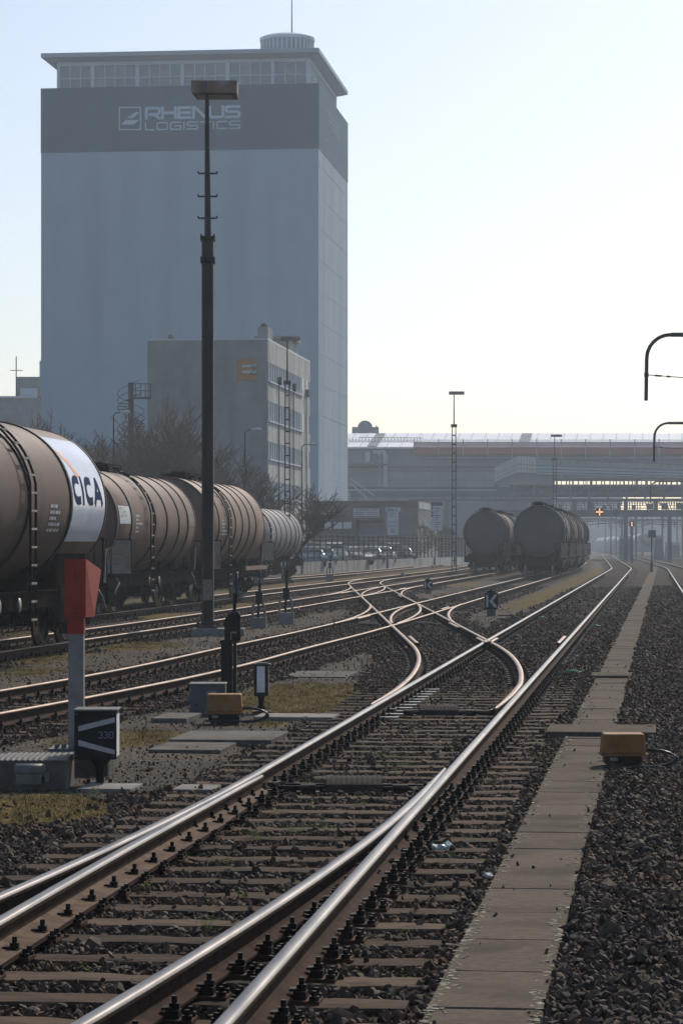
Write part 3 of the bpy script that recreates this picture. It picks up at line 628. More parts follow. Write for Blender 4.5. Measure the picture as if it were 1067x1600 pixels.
def tank_wagon(L=12.0, Rt=1.45, zc=2.62, tm='tank2', rings=6, ladder_y=0.0, ring_w=.05, panel=True, axle='bogie', side=1, endcol=None, walk=True, lodetail=False, ringys=None):
    """local frame: +y along the wagon away from the viewer, +x right; origin on track centre at z=0 (rail top .17)"""
    root = empty('tank_wagon', (0,0,0)); h = L/2
    prof = [(-h-.22,.0),(-h-.215,Rt*.3),(-h-.19,Rt*.62),(-h-.14,Rt*.83),(-h-.06,Rt*.95),(-h+.04,Rt)]
    N = 40 if lodetail else 64
    ys = np.linspace(-h+.04, h-.04, 9)
    prof += [(float(y), Rt) for y in ys[1:-1]] + [(-a, c) for a, c in prof[::-1]]
    b = MB(); b.lathe((0,0,zc), (0,1,0), prof, N, 0)
    k = len(prof)
    for i, f in enumerate(b.f):
        seg = i // N
        if endcol and seg < 4: b.m[i] = 1
    tank = b.build('tank', [M[tm], M[endcol or tm]], root, local=True)
    # rim at both ends
    for s_ in (-1, 1):
        r_ = MB(); r_.lathe((0, s_*(h-.02), zc), (0,s_,0), [(-.05,Rt+.001),(-.05,Rt+.016),(.05,Rt+.016),(.06,Rt-.012)], N); r_.build('end_rim', M['palerim' if endcol else tm], root, local=True)
    if ringys is None: ringys = [-h + L*(i+1)/(rings+1) for i in range(rings)]
    for y in ringys:
        r_ = MB(); r_.lathe((0,y,zc), (0,1,0), [(-ring_w,Rt+.001),(-ring_w,Rt+.03),(ring_w,Rt+.03),(ring_w,Rt+.001)], N, 0, False)
        r_.build('stiffening_ring', M['band'], root, local=True)
    # frame
    b = MB(); W = 1.22; zt = 1.17; H2 = h + .75
    for s_ in (-1, 1):
        b.box(s_*W-.05, s_*W+.05, -H2, H2, zt-.26, zt, 0); b.box(s_*W-.09, s_*W+.09, -H2, H2, zt, zt+.02, 0)
        b.box(s_*W-.09, s_*W+.09, -H2, H2, zt-.28, zt-.26, 0)
    for y in np.linspace(-H2+.4, H2-.4, 9): b.box(-W+.06, W-.06, y-.05, y+.05, zt-.22, zt-.02, 0)
    b.box(-.35,.35,-H2,H2,zt-.2,zt-.0,0)
    b.build('underframe', M['frame'], root, local=True)
    for s_ in (-1, 1):
        e = MB(); e.box(-1.32,1.32, s_*(H2+.08)-.07, s_*(H2+.08)+.07, .86, 1.24, 0); 
        for x in (-1.25,-.95,.95,1.25): e.tube([(x,s_*(H2-.1),1.2),(x,s_*(H2-.1),2.1)], .02, 6)
        e.tube([(-1.25,s_*(H2-.1),2.1),(-.95,s_*(H2-.1),2.1)], .02, 6); e.tube([(.95,s_*(H2-.1),2.1),(1.25,s_*(H2-.1),2.1)], .02, 6)
        e.build('end_beam', M['frame'], root, local=True)
        for x in (-.87,.87):
            q = MB(); q.lathe((x, s_*(H2+.15), 1.21), (0,s_,0), [(0,.0),(0,.13),(.3,.12),(.3,.08),(.5,.08),(.5,.21),(.54,.22),(.56,.16),(.57,0)], 20); q.build('buffer', M['frame'], root, local=True)
        q = MB(); q.box(-.06,.06, s_*(H2+.15)-.0, s_*(H2+.15)+s_*.3 if s_>0 else s_*(H2+.15)+.001, 1.1, 1.22) if s_ > 0 else q.box(-.06,.06, -(H2+.45), -(H2+.15), 1.1, 1.22)
        q.tube([(0,s_*(H2+.45),1.16),(0,s_*(H2+.5),.9),(0,s_*(H2+.42),.7)], .03, 6); q.build('coupling', M['frame'], root, local=True)
    # saddles
    for y in (-h+1.15, h-1.15, -h*.42, h*.42):
        sad = MB()
        d = .28; n = 10; a0, a1 = R(228), R(312)
        top = [(math.cos(a0+(a1-a0)*i/n)*Rt*1.01, zc+math.sin(a0+(a1-a0)*i/n)*Rt*1.01) for i in range(n+1)]
        vs = []; 
        for yy in (y-d, y+d): vs += [(x, yy, z) for x, z in top] + [(x*.93, yy, zt+.02) for x, z in top]
        m_ = 2*(n+1)
        fs = [(i,i+1,n+2+i,n+1+i) for i in range(n)] + [(m_+i,m_+n+1+i,m_+n+2+i,m_+i+1) for i in range(n)] + [(0,n+1,m_+n+1,m_),(n,m_+n,m_+2*n+1,2*n+1)]
        sad.add(vs, fs, 0); sad.build('saddle', M['frame'], root, local=True)
    # bogies
    bys = (-h+1.6, h-1.6)
    for y in bys:
        bg = MB()
        for s_ in (-1, 1):
            x = s_*1.02
            prof_ = [(-1.35,.62),(-1.15,.78),(-.5,.78),(-.3,.55),(.3,.55),(.5,.78),(1.15,.78),(1.35,.62),(1.3,.5),(1.0,.42),(.9,.5),(.45,.52),(.3,.36),(-.3,.36),(-.45,.52),(-.9,.5),(-1.0,.42),(-1.3,.5)]
            vs = [(x-.05,y+p,q) for p, q in prof_] + [(x+.05,y+p,q) for p, q in prof_]; n = len(prof_)
            bg.add(vs, [tuple(range(n)), tuple(range(n,2*n))[::-1]] + [(i,(i+1)%n,n+(i+1)%n,n+i) for i in range(n)])
            for ya in (-.9,.9):
                bg.box(x-.1,x+.1, y+ya-.13, y+ya+.13, .50, .78); bg.tube([(x-s_*.0,y+ya,.63),(x+s_*.16,y+ya,.63)], .09, 10)
                for yb in (-.22,.22): bg.tube([(x+s_*.02,y+ya+yb,.62),(x+s_*.02,y+ya+yb,.86)], .06, 8)
        bg.box(-1.0,1.0,y-.2,y+.2,.5,.9); bg.tube([(0,y,.8),(0,y,1.0)], .25, 12)
        bo = bg.build('bogie', M['frame'], root, local=True)
        for ya in (-.9,.9):
            wb = MB(); wb.tube([(-.74,y+ya,.63),(.74,y+ya,.63)], .08, 10)
            for s_ in (-1, 1):
                x = s_*.755
                wb.lathe((x - s_*.07, y+ya, .63), (s_,0,0), [(0,0),(0,.40),(.0,.485),(.028,.485),(.04,.46),(.135,.455),(.135,.40),(.10,.38),(.10,.16),(.15,.13),(.15,0)], 32, 0)
                for i in range(len(wb.f)-10*32, len(wb.f)):
                    if (i-(len(wb.f)-10*32))//32 in (4,): wb.m[i] = 1
            wo = wb.build('wheelset', [M['wheel'], M['tread']], bo, local=True)
    for s_ in (-1, 1):
        g_ = MB(); g_.tube([(1.33,s_*(h-.2),1.14),(1.42,s_*(h-.25),1.0),(1.40,s_*(h+.15),.80)], .022, 6); g_.tube([(1.40,s_*(h+.15),.80),(1.40,s_*(h+.22),.72)], .03, 6, 1)
        g_.tube([(1.30,s_*(h+.5),1.25),(1.34,s_*(h+.5),1.9),(1.30,s_*(h+.62),1.9),(1.30,s_*(h+.62),1.25)], .016, 6)
        g_.build('grab_handle', [M['galv'], M['yellow']], root, local=True)
    vb = MB()
    for y in (-.9, .5): vb.lathe((1.31, y, .98), (1,0,0), [(0,0),(.0,.12),(.02,.12),(.02,0)], 14); 
    vb.build('brake_valve', M['galv'], root, local=True)
    # brake gear under the middle
    br = MB(); br.tube([(-.5,-.8,.72),(-.5,.6,.72)], .2, 12); br.tube([(.95,-1.6,.62),(.95,1.6,.62)], .025, 6); br.box(.6,.95,-.4,.1,.55,.9); br.tube([(0,0,.9),(0,0,.62)], .12, 10)
    br.tube([(1.2,.3,.9),(1.3,.3,.6),(1.3,.9,.6),(1.2,.9,.9)], .02, 6)
    br.build('brake_gear', M['frame'], root, local=True)
    # ladder on the right side, bent over the shell
    for s_ in ((1,) if lodetail else (1, -1)):
        b = MB(); ladder_pts = [(s_*(Rt+.10), .62), (s_*(Rt+.10), zc)] + [(s_*(Rt+.12)*math.cos(R(a)), zc+(Rt+.12)*math.sin(R(a))) for a in range(10, 86, 7)]
        for dy in (-.2,.2): b.tube([(x, ladder_y+dy, z) for x, z in ladder_pts], .022, 6, 0)
        def along(t):
            acc = 0
            for (x0,z0),(x1,z1) in zip(ladder_pts, ladder_pts[1:]):
                d = math.hypot(x1-x0, z1-z0)
                if acc+d >= t: u = (t-acc)/d; return x0+(x1-x0)*u, z0+(z1-z0)*u
                acc += d
            return None
        t = .12
        while along(t):
            x, z = along(t); b.ob((x, ladder_y, z), (.05,.40,.035), 0, 1); t += .3
        b.build('ladder', [M['frame'], M['galv']], root, local=True)
    if walk:
        b = MB(); zz = zc+Rt+.10; wl = min(L*.36, 3.2)
        b.box(-.35,.35, ladder_y-wl*.5, ladder_y+wl*.5, zz-.02, zz+.02)
        for y in np.linspace(ladder_y-wl*.5+.1, ladder_y+wl*.5-.1, 4):
            for s_ in (-1,1): b.bar((s_*.33,y,zz),(s_*.45,y,zc+Rt*.9), .03)
        b.tube([(0,ladder_y-.5,zc+Rt),(0,ladder_y-.5,zz+.12)], .25, 14); b.tube([(0,ladder_y+.9,zc+Rt),(0,ladder_y+.9,zz+.1)], .13, 10)
        for s_ in (-1,1): b.tube([(s_*.36,ladder_y-wl*.5,zz+.02),(s_*.36,ladder_y-wl*.5,zz+.07),(s_*.36,ladder_y+wl*.5,zz+.07),(s_*.36,ladder_y+wl*.5,zz+.02)], .014, 5)
        b.build('roof_walkway', M['frame'], root, local=True)
    if panel:
        b = MB(); y0 = -h+.35; c0 = Vector((W+.22, y0, zt+.50)); rz_ = .72; Rm = Matrix.Rotation(rz_, 3, 'Z')
        b.ob(c0, (.62,.03,.92), rz_, 0)
        for (dx, dz, w_, h_, mi_) in [(0,0,.56,.86,1)]+[(-.08-.03*(i%2), .34-.13*i, .22+.1*(i%3), .05, 2) for i in range(5)]+[(.2,-.15,.10,.34,3)]:
            b.ob(c0 + Rm @ Vector((dx, -.017-(.003 if mi_ != 1 else 0), dz)), (w_, .004, h_), rz_, mi_)
        b.bar((W, y0, zt+.1), tuple(c0 - Vector((0,0,.35))), .04, .04, 0)
        b.build('information_board', [M['frame'], M['dusty'], M['galv'], M['hazdiamond']], root, local=True)
    return root
def put_wagon(o, fc, Y, label, group):
    sl = float(fc(Y+3)-fc(Y-3))/6; o.location = (float(fc(Y)), Y, 0); o.rotation_euler.z = -math.atan(sl); tag(o, label, 'tank wagon', group)
def shell_patch(parent, name, mats, Rt, zc, y0, y1, a0, a1, off=.006, mi=0, n=20):
    """curved decal on the right side of a tank; angles from horizontal"""
    b = MB(); vs = []
    for i in range(n+1):
        a = R(a0+(a1-a0)*i/n)
        for y in (y0, y1): vs.append(((Rt+off)*math.cos(a), y, zc+(Rt+off)*math.sin(a)))
    b.add(vs, [(2*i,2*i+1,2*i+3,2*i+2) for i in range(n)], mi, True); return b.build(name, mats, parent, local=True)
def shell_fn(Rt, zc, y0, a_mid, off=.010):
    return lambda u, v, k: Vector(((Rt+off)*math.cos(R(a_mid)+v/Rt), y0+u, zc+(Rt+off)*math.sin(R(a_mid)+v/Rt)))
GLW = 'tank wagons standing on the left'
# wagon 1: far end of tank at Y 48.4 on track 3
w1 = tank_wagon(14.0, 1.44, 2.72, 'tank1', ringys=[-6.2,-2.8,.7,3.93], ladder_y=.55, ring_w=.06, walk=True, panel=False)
put_wagon(w1, T3c, 45.25, 'nearest brown tank wagon, with a shiny pale blue panel on its far end', GLW)
shell_patch(w1, 'advertising_panel', M['decal'], 1.44, 2.72, 4.08, 6.88, -28, 56, .008, n=30)
b = MB(); text_mesh(b, 'cIcA', 2.5, .54, .15, shell_fn(1.44, 2.72, 4.16, -1.0, .012), 0, gap=.40, sub=.05)
b.build('lettering', M['navy'], w1, local=True)
b = MB(); fn = shell_fn(1.44, 2.72, 4.15, 29, .012)
vs = []
for i in range(13): f_ = i/12; vs += [fn(.0+.6*f_, .26-.52*f_, 1), fn(.2+.62*f_, .30-.52*f_, 1)]
b.add(vs, [(2*i,2*i+1,2*i+3,2*i+2) for i in range(12)]); b.build('orange_stripe', M['orange'], w1, local=True)
b = MB(); b.box(1.30,1.34,3.5,5.6,.62,1.28); b.box(-1.0,1.30,6.2,6.26,.5,1.4); b.build('side_skirt', M['frame'], w1, local=True)
b = MB(); b.box(1.0,1.12,4.2,6.6,1.2,1.85); b.build('saddle_plate', M['frame'], w1, local=True)
# wagons 2, 3
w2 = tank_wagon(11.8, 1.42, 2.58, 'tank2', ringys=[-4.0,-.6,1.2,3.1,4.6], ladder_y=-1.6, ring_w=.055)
put_wagon(w2, T4c, 76.9, 'second brown tank wagon from the left, a small white sign near its front end', GLW)
shell_patch(w2, 'logo_sign', M['sign_pale'], 1.42, 2.58, -5.6, -4.15, -2, 17, .008)
b = MB(); text_mesh(b, 'Direct', 1.1, .26, .04, shell_fn(1.42, 2.58, -5.45, 5, .012), 0, gap=.3, sub=.05) if False else text_mesh(b, 'Dia', .75, .26, .035, shell_fn(1.42, 2.58, -5.45, 5, .012), 0, gap=.3, sub=.05); b.build('lettering', M['galv'], w2, local=True)
def diamond(parent, Rt, zc, y, a, s_=.32, bg=True):
    if bg: shell_patch(parent, 'placard', M['dusty'], Rt, zc, y-.5, y+.5, a-18, a+18, .008)
    fn = shell_fn(Rt, zc, y, a, .013); b = MB(); b.add([fn(0,-s_*1.25,1), fn(s_*.8,0,1), fn(0,s_*1.25,1), fn(-s_*.8,0,1)], [(0,1,2,3)]); b.build('hazard_diamond', M['hazdiamond'], parent, local=True)
diamond(w2, 1.42, 2.58, 5.25, 16)
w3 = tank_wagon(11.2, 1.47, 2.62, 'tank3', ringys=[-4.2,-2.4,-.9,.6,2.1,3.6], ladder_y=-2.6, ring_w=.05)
put_wagon(w3, T4c, 91.0, 'beige brown tank wagon with close dark rings, directly behind the tall lamp mast', GLW)
diamond(w3, 1.47, 2.62, 4.7, 8, .42, False)
b = MB(); b.bar((1.4,1.6,1.2),(1.4,6.3,1.2),.08,.14); b.build('side_gusset', M['tank3'], w3, local=True)
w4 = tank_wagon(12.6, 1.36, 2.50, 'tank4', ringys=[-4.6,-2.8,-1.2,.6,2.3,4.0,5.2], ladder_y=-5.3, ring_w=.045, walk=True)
put_wagon(w4, T5c, 140.4, 'pale bluish tank wagon ending the left row, behind the thin lattice mast', GLW)
# right-hand trains
GRW = 'tank wagons in the two trains on the right'
protoB = tank_wagon(13.0, 1.45, 2.80, 'tank5', ringys=[-5.9,-5.2,-4.5,-1.6,1.4,4.4,5.6], ladder_y=-5.6, ring_w=.07, endcol='tankend', lodetail=True)
put_wagon(protoB, T2c, 157+6.6, 'front wagon of the nearer tank train on the right, with a big dark round end', GRW)
ordn = ['second', 'third', 'fourth', 'fifth']
for i in range(4):
    o = copy_tree(protoB); put_wagon(o, T2c, 163.6+15.6*(i+1), '%s wagon of the nearer tank train on the right, counted from its front end' % ordn[i], GRW)
for i in range(3):
    o = copy_tree(protoB); put_wagon(o, T3c, 182+6.6+15.6*i, ['front wagon of the farther tank train, dark round end, left of the nearer train', 'second wagon of the farther tank train, mostly hidden behind its front wagon', 'third wagon of the farther tank train, hardly visible between the two trains'][i], GRW)

# ================================================================ MASTS
def lamp_head(b, x, y, z, wd=1.1, ht=.29, dp=.45):
    b.box(x-.33*wd, x+.67*wd, y-dp/2, y+dp/2, z-ht, z)
def lamp_mast(px, Y, zb=0.0, ztop=12.0, label='', big=False, sw=.28):
    x = ax(px, Y); t = empty('lamp_mast', (x, Y, zb), label, 'lamp mast', 'lamp masts over the yard')
    if big:
        b = MB(); b.box(x-.34, x+.80, Y-.35, Y+.35, -.15, .17); b.build('foundation', M['conc_l'], t, bevel=.02)
        # H-section column: web plus two flanges
        b = MB(); z0, z1 = .22, az(372, Y)
        b.box(x-.125, x-.085, Y-.15, Y+.15, z0, z1); b.box(x+.085, x+.125, Y-.15, Y+.15, z0, z1); b.box(x-.085, x+.085, Y-.02, Y+.02, z0, z1)
        b.box(x-.22, x+.22, Y-.25, Y+.25, .17, .22)
        for dx in (-.3,-.17,.17,.3):
            for dy in (-.2,.2): b.tube([(x+dx*.7,Y+dy,.2),(x+dx*.7,Y+dy,.33)], .03, 6)
        b.build('column', M['mastbig'], t)
        b = MB()
        for z in (az(372,Y), az(407,Y)): b.box(x-.15, x+.15, Y-.19, Y+.19, z-.03, z+.03); [b.tube([(x+dx,Y+dy,z-.07),(x+dx,Y+dy,z+.07)], .018, 6) for dx in (-.14,.14) for dy in (-.16,.16)]
        b.build('collar', M['dark'], t)
        b = MB(); b.box(x-.1, x+.1, Y-.165, Y-.152, az(938,Y), az(905,Y)); b.build('label_plate', M['dusty'], t)
        b = MB(); b.tube([(x,Y,az(372,Y)),(x-.02,Y,az(150,Y))], [.075,.045], 10); b.build('pole', M['mast'], t)
        b = MB()
        for py in (271,307,341):
            z = az(py, Y); b.bar((x-.21,Y,z),(x+.2,Y,z),.035); b.bar((x-.21,Y,z),(x-.21,Y,z+.05),.03); b.bar((x+.2,Y,z),(x+.2,Y,z+.05),.03)
        b.build('climbing_bar', M['dark'], t)
        z1, z0 = az(128, Y), az(150, Y); hx0, hx1 = ax(299, Y), ax(371, Y)
        b = MB(); vs = [(hx0,Y-.2,z1),(hx1,Y-.2,z1),(hx1,Y+.5,z1),(hx0,Y+.5,z1),(hx0+.02,Y-.2,z0+.04),(hx1-.0,Y-.2,z0+.04),(hx1-.0,Y+.5,z0),(hx0+.1,Y+.5,z0)]
        b.add(vs, [(0,1,2,3),(4,7,6,5),(0,4,5,1),(1,5,6,2),(2,6,7,3),(3,7,4,0)]); ho = b.build('lamp_head', M['lampbox'], t)
        b = MB(); b.box(ax(315,Y), ax(324,Y), Y-.208, Y-.2, z0+.05, z1-.01); b.build('door_strip', M['grey'], ho)
        b = MB(); b.box(hx0+.15, hx1-.1, Y-.1, Y+.4, z0-.005, z0+.012); b.build('lamp_glass', M['glassdark'], ho)
        return t
    # lattice lower part, tube above
    z0, zm = zb, zb + (ztop-zb)*.81; b = MB(); hw = sw/2
    for dx in (-hw, hw):
        b.bar((x+dx, Y, z0+.1), (x+dx*.75, Y, zm), .06)
    n = 16
    for i in range(n+1):
        u = i/n; ww = hw*(1-.25*u); z = z0+.4+(zm-z0-.4)*u; b.bar((x-ww,Y,z),(x+ww,Y,z),.05,.07)
    b.box(x-hw-.05,x+hw+.05,Y-.06,Y+.06,zm-.05,zm+.15); b.build('lattice_column', M['mast'], t)
    b = MB(); b.box(x-.35,x+.35,Y-.35,Y+.35,zb-.1,zb+.2); b.build('foundation', M['conc'], t)
    b = MB(); b.tube([(x,Y,zm),(x,Y,ztop-.15)], [.05,.035], 6); b.build('pole', M['mast'], t)
    b = MB(); lamp_head(b, x, Y, ztop, 1.0, .2, .4); b.build('lamp_head', M['lampbox'], t)
    return t
M['lampbox'] = pmat('weathered_lamp_housing', (.36,.32,.29), (.24,.20,.18), 3, .6, .1, coords='World', c3=(.22,.13,.09), s3=2)
M['glassdark'] = pmat('dark_glass', (.05,.06,.07), (.04,.045,.05), 3, .1)
M['mastbig'] = pmat('brown_grey_mast_steel', (.085,.072,.062), (.06,.05,.043), 1.5, .6, .2, coords='World')
M['mast'] = pmat('dark_mast_paint', (.06,.062,.064), (.035,.035,.036), 4, .6, .2, coords='World')
lamp_mast(325, 60.0, label='tall thick lamp mast on a concrete block, in front of the brown tank wagons', big=True)
lamp_mast(449, 144, 0, 12.85, 'thin lattice lamp mast standing in front of the pale bluish tank wagon')
lamp_mast(709, 180, 0, 12.0, 'lattice lamp mast standing alone left of the right-hand tank trains', sw=.3)
lamp_mast(866, 250, 0, 12.0, 'distant lamp mast rising behind the right-hand tank trains', sw=.35)
# overhead line arms
def arm_mast(px, Y, ptop, pbot, r, label):
    x = ax(px, Y); zt_, zb_ = az(ptop, Y), az(pbot, Y); xe = float(T0c(Y)) + 3.2
    t = empty('overhead_line_mast', (xe, Y, 0), label, 'catenary mast', 'overhead line masts at the right edge')
    b = MB(); b.box(xe-.12,xe+.12,Y-.12,Y+.12,0,zt_+1.5); b.build('post', M['mast'], t)
    b = MB(); b.box(xe-.4,xe+.4,Y-.4,Y+.4,-.1,.25); b.build('foundation', M['conc'], t)
    rad = min((zt_-zb_)*.36, .75); xo = x+.03
    pts = [(xo, Y, zb_), (xo+.02, Y, zt_-rad)] + [(xo+.02+rad-rad*math.cos(R(a)), Y, zt_-rad+rad*math.sin(R(a))) for a in range(15, 91, 15)] + [(xe, Y, zt_)]
    b = MB(); b.tube(pts, r, 10); b.tube([(xo+rad+.03,Y,zt_),(xe,Y,zt_)], r*1.2, 10); b.build('curved_arm', M['mast'], t)
    zi = zb_+(zt_-zb_)*.39; b = MB(); b.tube([(xo-.05,Y,zi),(xo+.07,Y,zi)], .07, 8); 
    b.tube([(xo+.05,Y,zi),(xo+.6,Y,zi-.04),(xo+1.4,Y,zi-.10),(xe,Y,zi-.02)], .014, 5); b.tube([(xo+.25,Y,zi-.015),(xo+.45,Y,zi-.03)], .03, 6); b.tube([(xo+.6,Y,zi-.045),(xo+.7,Y,zi-.05)], .03, 6)
    b.build('insulator_wire', M['dark'], t); return t
arm_mast(1007, 80, 523, 626, .055, 'nearest curved overhead line arm, high above the right edge of the ballast')
arm_mast(1020, 137, 661, 722, .06, 'second curved overhead line arm, level with the station roof at the right edge')
arm_mast(1015, 262, 752, 786, .07, 'farthest curved overhead line arm, seen against the truss bridge at the right')

# ================================================================ YARD FURNITURE
# concrete walkway of slabs
def slab_walk():
    t = empty('concrete_walkway', (float(WL(10))+.25, 10, 0), 'narrow walkway of square concrete slabs running away right of the main track', 'walkway', rz=-math.atan(.1165))
    y = 8.6; n = 0; run = MB(); r_ = random.Random(3)
    while y < 262:
        L = 1.02; d = r_.uniform(-.003,.003); rz = -math.atan(.1165) + r_.uniform(-.004,.004)
        x = float(WL(y+L/2)) + .245 + r_.uniform(-.004,.004); top = .012 + d + (.03 if 19.3 < y < 24 else 0)*0
        c = (x, y+L/2, top-.05); tb = MB()
        hx, hy, hz = .245, L/2-.004, .05
        tb.ob((0,0,0), (hx*2, hy*2, hz*2))
        if n < 100:
            o = bpy.data.objects.new('slab', tb.mesh('slab', M['slab'])); scn.collection.objects.link(o); o.parent = t
            o.matrix_basis = wm(t).inverted() @ Matrix.Translation(c) @ Matrix.Rotation(rz, 4, 'Z') @ Matrix.Rotation(r_.uniform(-.003,.003), 4, 'X')
            bv = o.modifiers.new('bevel','BEVEL'); bv.width = .006; bv.segments = 1
        else: run.ob(c, (.49, L-.008, .1), rz)
        y += L; n += 1
    tag(run.build('slab_run', M['slab'], t), 'distant slabs', kind='stuff')
M['slab'] = pmat('walkway_concrete', (.13,.106,.084), (.08,.064,.05), 22, .92, 0, bump=.004, bscale=90, coords='World', c3=(.065,.054,.042), s3=1.6, rnd=.10, ramp=(.3,.7))
slab_walk()
# crumbled, mossy edges of the walkway: broken chips
r_ = np.random.default_rng(77); ys_ = np.concatenate([r_.uniform(9.5, 15, 420), r_.uniform(15, 40, 700), r_.uniform(24, 36, 300)]); sd_ = r_.random(len(ys_)) < .5
xs_ = np.where(sd_, WL(ys_) + abs(r_.normal(0,.035,len(ys_))), WL(ys_) + .49 - abs(r_.normal(0,.03,len(ys_))))
ck = bpy.data.collections.new('chip_shapes'); M['chip'] = pmat('crumbled_concrete_chip', (.33,.32,.26), (.16,.155,.11), 6, .95, 0, rnd=.35)
for k in range(3):
    me2 = hid.objects[k].data.copy(); me2.materials.clear(); me2.materials.append(M['chip']); me2.transform(Matrix.Diagonal((1.4,.9,.3,1))); ck.objects.link(bpy.data.objects.new('chip_shape', me2))
scatter('concrete_crumbs', np.stack([xs_, ys_, 0*xs_+.014], -1), r_.uniform(.006,.028,len(xs_)), np.stack([0*xs_, 0*xs_, r_.uniform(0,6.28,len(xs_))], -1), ck, 'pale crumbs and moss along both edges of the concrete walkway', 'crumbs')

def duct_slab(px0, px1, pyf, pyb, z, label, mat='slab', th=.06, name='duct_cover', cat='duct cover', skew=0):
    a = gp(px0, pyf, z); Y0 = a.y; Y1 = gp(px0, pyb, z).y; x0 = a.x; x1 = ax(px1, Y0); sh = (Y1-Y0)*.115
    b = MB(); vs = []
    for zz in (z-th, z): vs += [(x0,Y0,zz),(x1,Y0-(x1-x0)*.112,zz),(x1+sh,Y1-(x1-x0)*.112,zz),(x0+sh,Y1,zz)]
    b.add(vs, [(3,2,1,0),(4,5,6,7),(0,1,5,4),(1,2,6,5),(2,3,7,6),(3,0,4,7)])
    o = b.build(name, M[mat], loc=Vector(((x0+x1)/2, Y0, z-th)), bevel=.006); return tag(o, label, cat, 'concrete cable duct covers')
duct_slab(852, 1022, 1143, 1131, .06, 'long concrete duct cover laid across the walkway beside the right yellow box', th=.12)
duct_slab(922, 1026, 1055.5, 1050, .05, 'farther concrete duct cover laid across the walkway', th=.08)
duct_slab(264, 424, 1155, 1141, .04, 'cracked concrete cover in front of the left yellow box', mat='conc')
duct_slab(232, 345, 1171, 1157, .015, 'low concrete cover just in front of the cracked one, left of the yellow box', mat='conc')
duct_slab(440, 540, 1057, 1048, .03, 'flat concrete cover behind the small white-panelled signal', mat='conc')
duct_slab(396, 520, 1120, 1114, .02, 'pale narrow strip of duct covers at the foot of the small white-panelled signal', mat='conc_l')
duct_slab(236, 292, 1122, 1113, .03, 'short concrete cover left of the grey cabinet', mat='conc')
duct_slab(120, 205, 1232, 1223, .01, 'pale duct cover at the foot of the black numbered signal box', mat='conc_l', th=.04)
duct_slab(268, 332, 1233, 1225, .01, 'last pale duct cover beside the left rail', mat='conc_l', th=.04)
duct_slab(206, 267, 1233, 1225, .012, 'ribbed grey metal duct cover between two pale ones', mat='ribbed', th=.04) if 'ribbed' in M else None

def ribbed(b, x0, x1, y0, y1, z0, z1, n=16, amp=.004, mi=0):
    """corrugated cover with ribs running along y: arched top"""
    k = n*4; top = []
    for i in range(k+1):
        u = i/k; top.append((x0+(x1-x0)*u, z1 + amp*math.sin(u*n*2*math.pi)))
    vs = []
    for y in (y0, y0+(y1-y0)*.18, y1-(y1-y0)*.18, y1):
        dz = -(z1-z0)*.0 if y0 < y < y1 else -(z1-z0)*.32
        vs += [(x, y, z+dz) for x, z in top]
    m_ = k+1; fs = [(j*m_+i, j*m_+i+1, (j+1)*m_+i+1, (j+1)*m_+i) for j in range(3) for i in range(k)]
    b.add(vs, fs, mi, True)
    b.box(x0, x1, y0+.004, y1-.004, z0, z1-(z1-z0)*.34, mi); b.box(x0+.003, x0+.008, y0+.05, y1-.05, z0, z1-.01, mi); b.box(x1-.008, x1-.003, y0+.05, y1-.05, z0, z1-.01, mi)
def drive(pxl, pxr, pyb, Y, xl, xr, label):
    """switch drive between the rails: ribbed cover and drive rods"""
    t = empty('switch_drive', ((ax(pxl,Y)+ax(pxr,Y))/2, Y, 0), label, 'switch drive', 'ribbed switch drive covers between the rails')
    b = MB(); ribbed(b, ax(pxl,Y), ax(pxr,Y), Y, Y+.52, -.02, .10, 11); b.build('ribbed_cover', M['dark2'], t)
    b = MB(); sl = -.112; b.bar((xl,Y+.3-(xl-ax(pxl,Y))*.112,.03),(xr,Y+.3-(xr-ax(pxl,Y))*.112,.03),.03,.03); b.bar((xl,Y+.12-(xl-ax(pxl,Y))*.112,.015),(xr,Y+.12-(xr-ax(pxl,Y))*.112,.015),.02,.05)
    for x in (xl, xr): b.ob((x,Y+.22-(x-ax(pxl,Y))*.112,.03),(.09,.2,.07),-.11)
    for x in (ax(pxl,Y)-.14, ax(pxr,Y)+.14): b.tube([(x-.06,Y-.02,.02),(x+.06,Y-.02,.02)], .05, 10); b.box(x-.09,x+.09,Y-.08,Y+.04,-.03,.01)
    b.build('drive_rod', M['fast'], t); return t
M['dark2'] = pmat('grey_ribbed_plastic', (.06,.054,.048), (.035,.032,.029), 10, .95, 0, coords='World')
M['ribbed'] = M['dark2']
Yd = 8493/(1238-852)
drive(509, 598, 1238, Yd, float(Ar(Yd))+.12, float(Dr(Yd))-.12, 'ribbed cover of the near switch drive between the main rails at the first blades')
Yd = 8493/(1118-852)
drive(656, 716, 1118, Yd, float(Ar(Yd))+.14, float(Dr(Yd))-.2, 'ribbed cover of the second switch drive between the main rails, where the curve starts')
for (x0, x1, py, lab) in ((560, 590, 979, 'small grey switch drive cover in the near slip crossing left of centre'), (648, 676, 978, 'grey switch drive cover right of the slip crossing'), (517, 537, 937, 'small switch drive cover in the far slip crossing')):
    Y = 8493/(py-852); drive(x0, x1, py, Y, ax(x0,Y)-.3, ax(x1,Y)+.3, lab)
# polished slide chairs under the open left blade of the second switch
b = MB()
for i, y in enumerate(np.arange(31.0, 37.5, .6)):
    x = float(Ar(y))+.16; b.ob((x, y, .034), (.26,.15,.018), -.11)
sc_ = b.build('slide_chair', M['rail_top'], ld)
sc_['label'] = 'polished slide chairs'

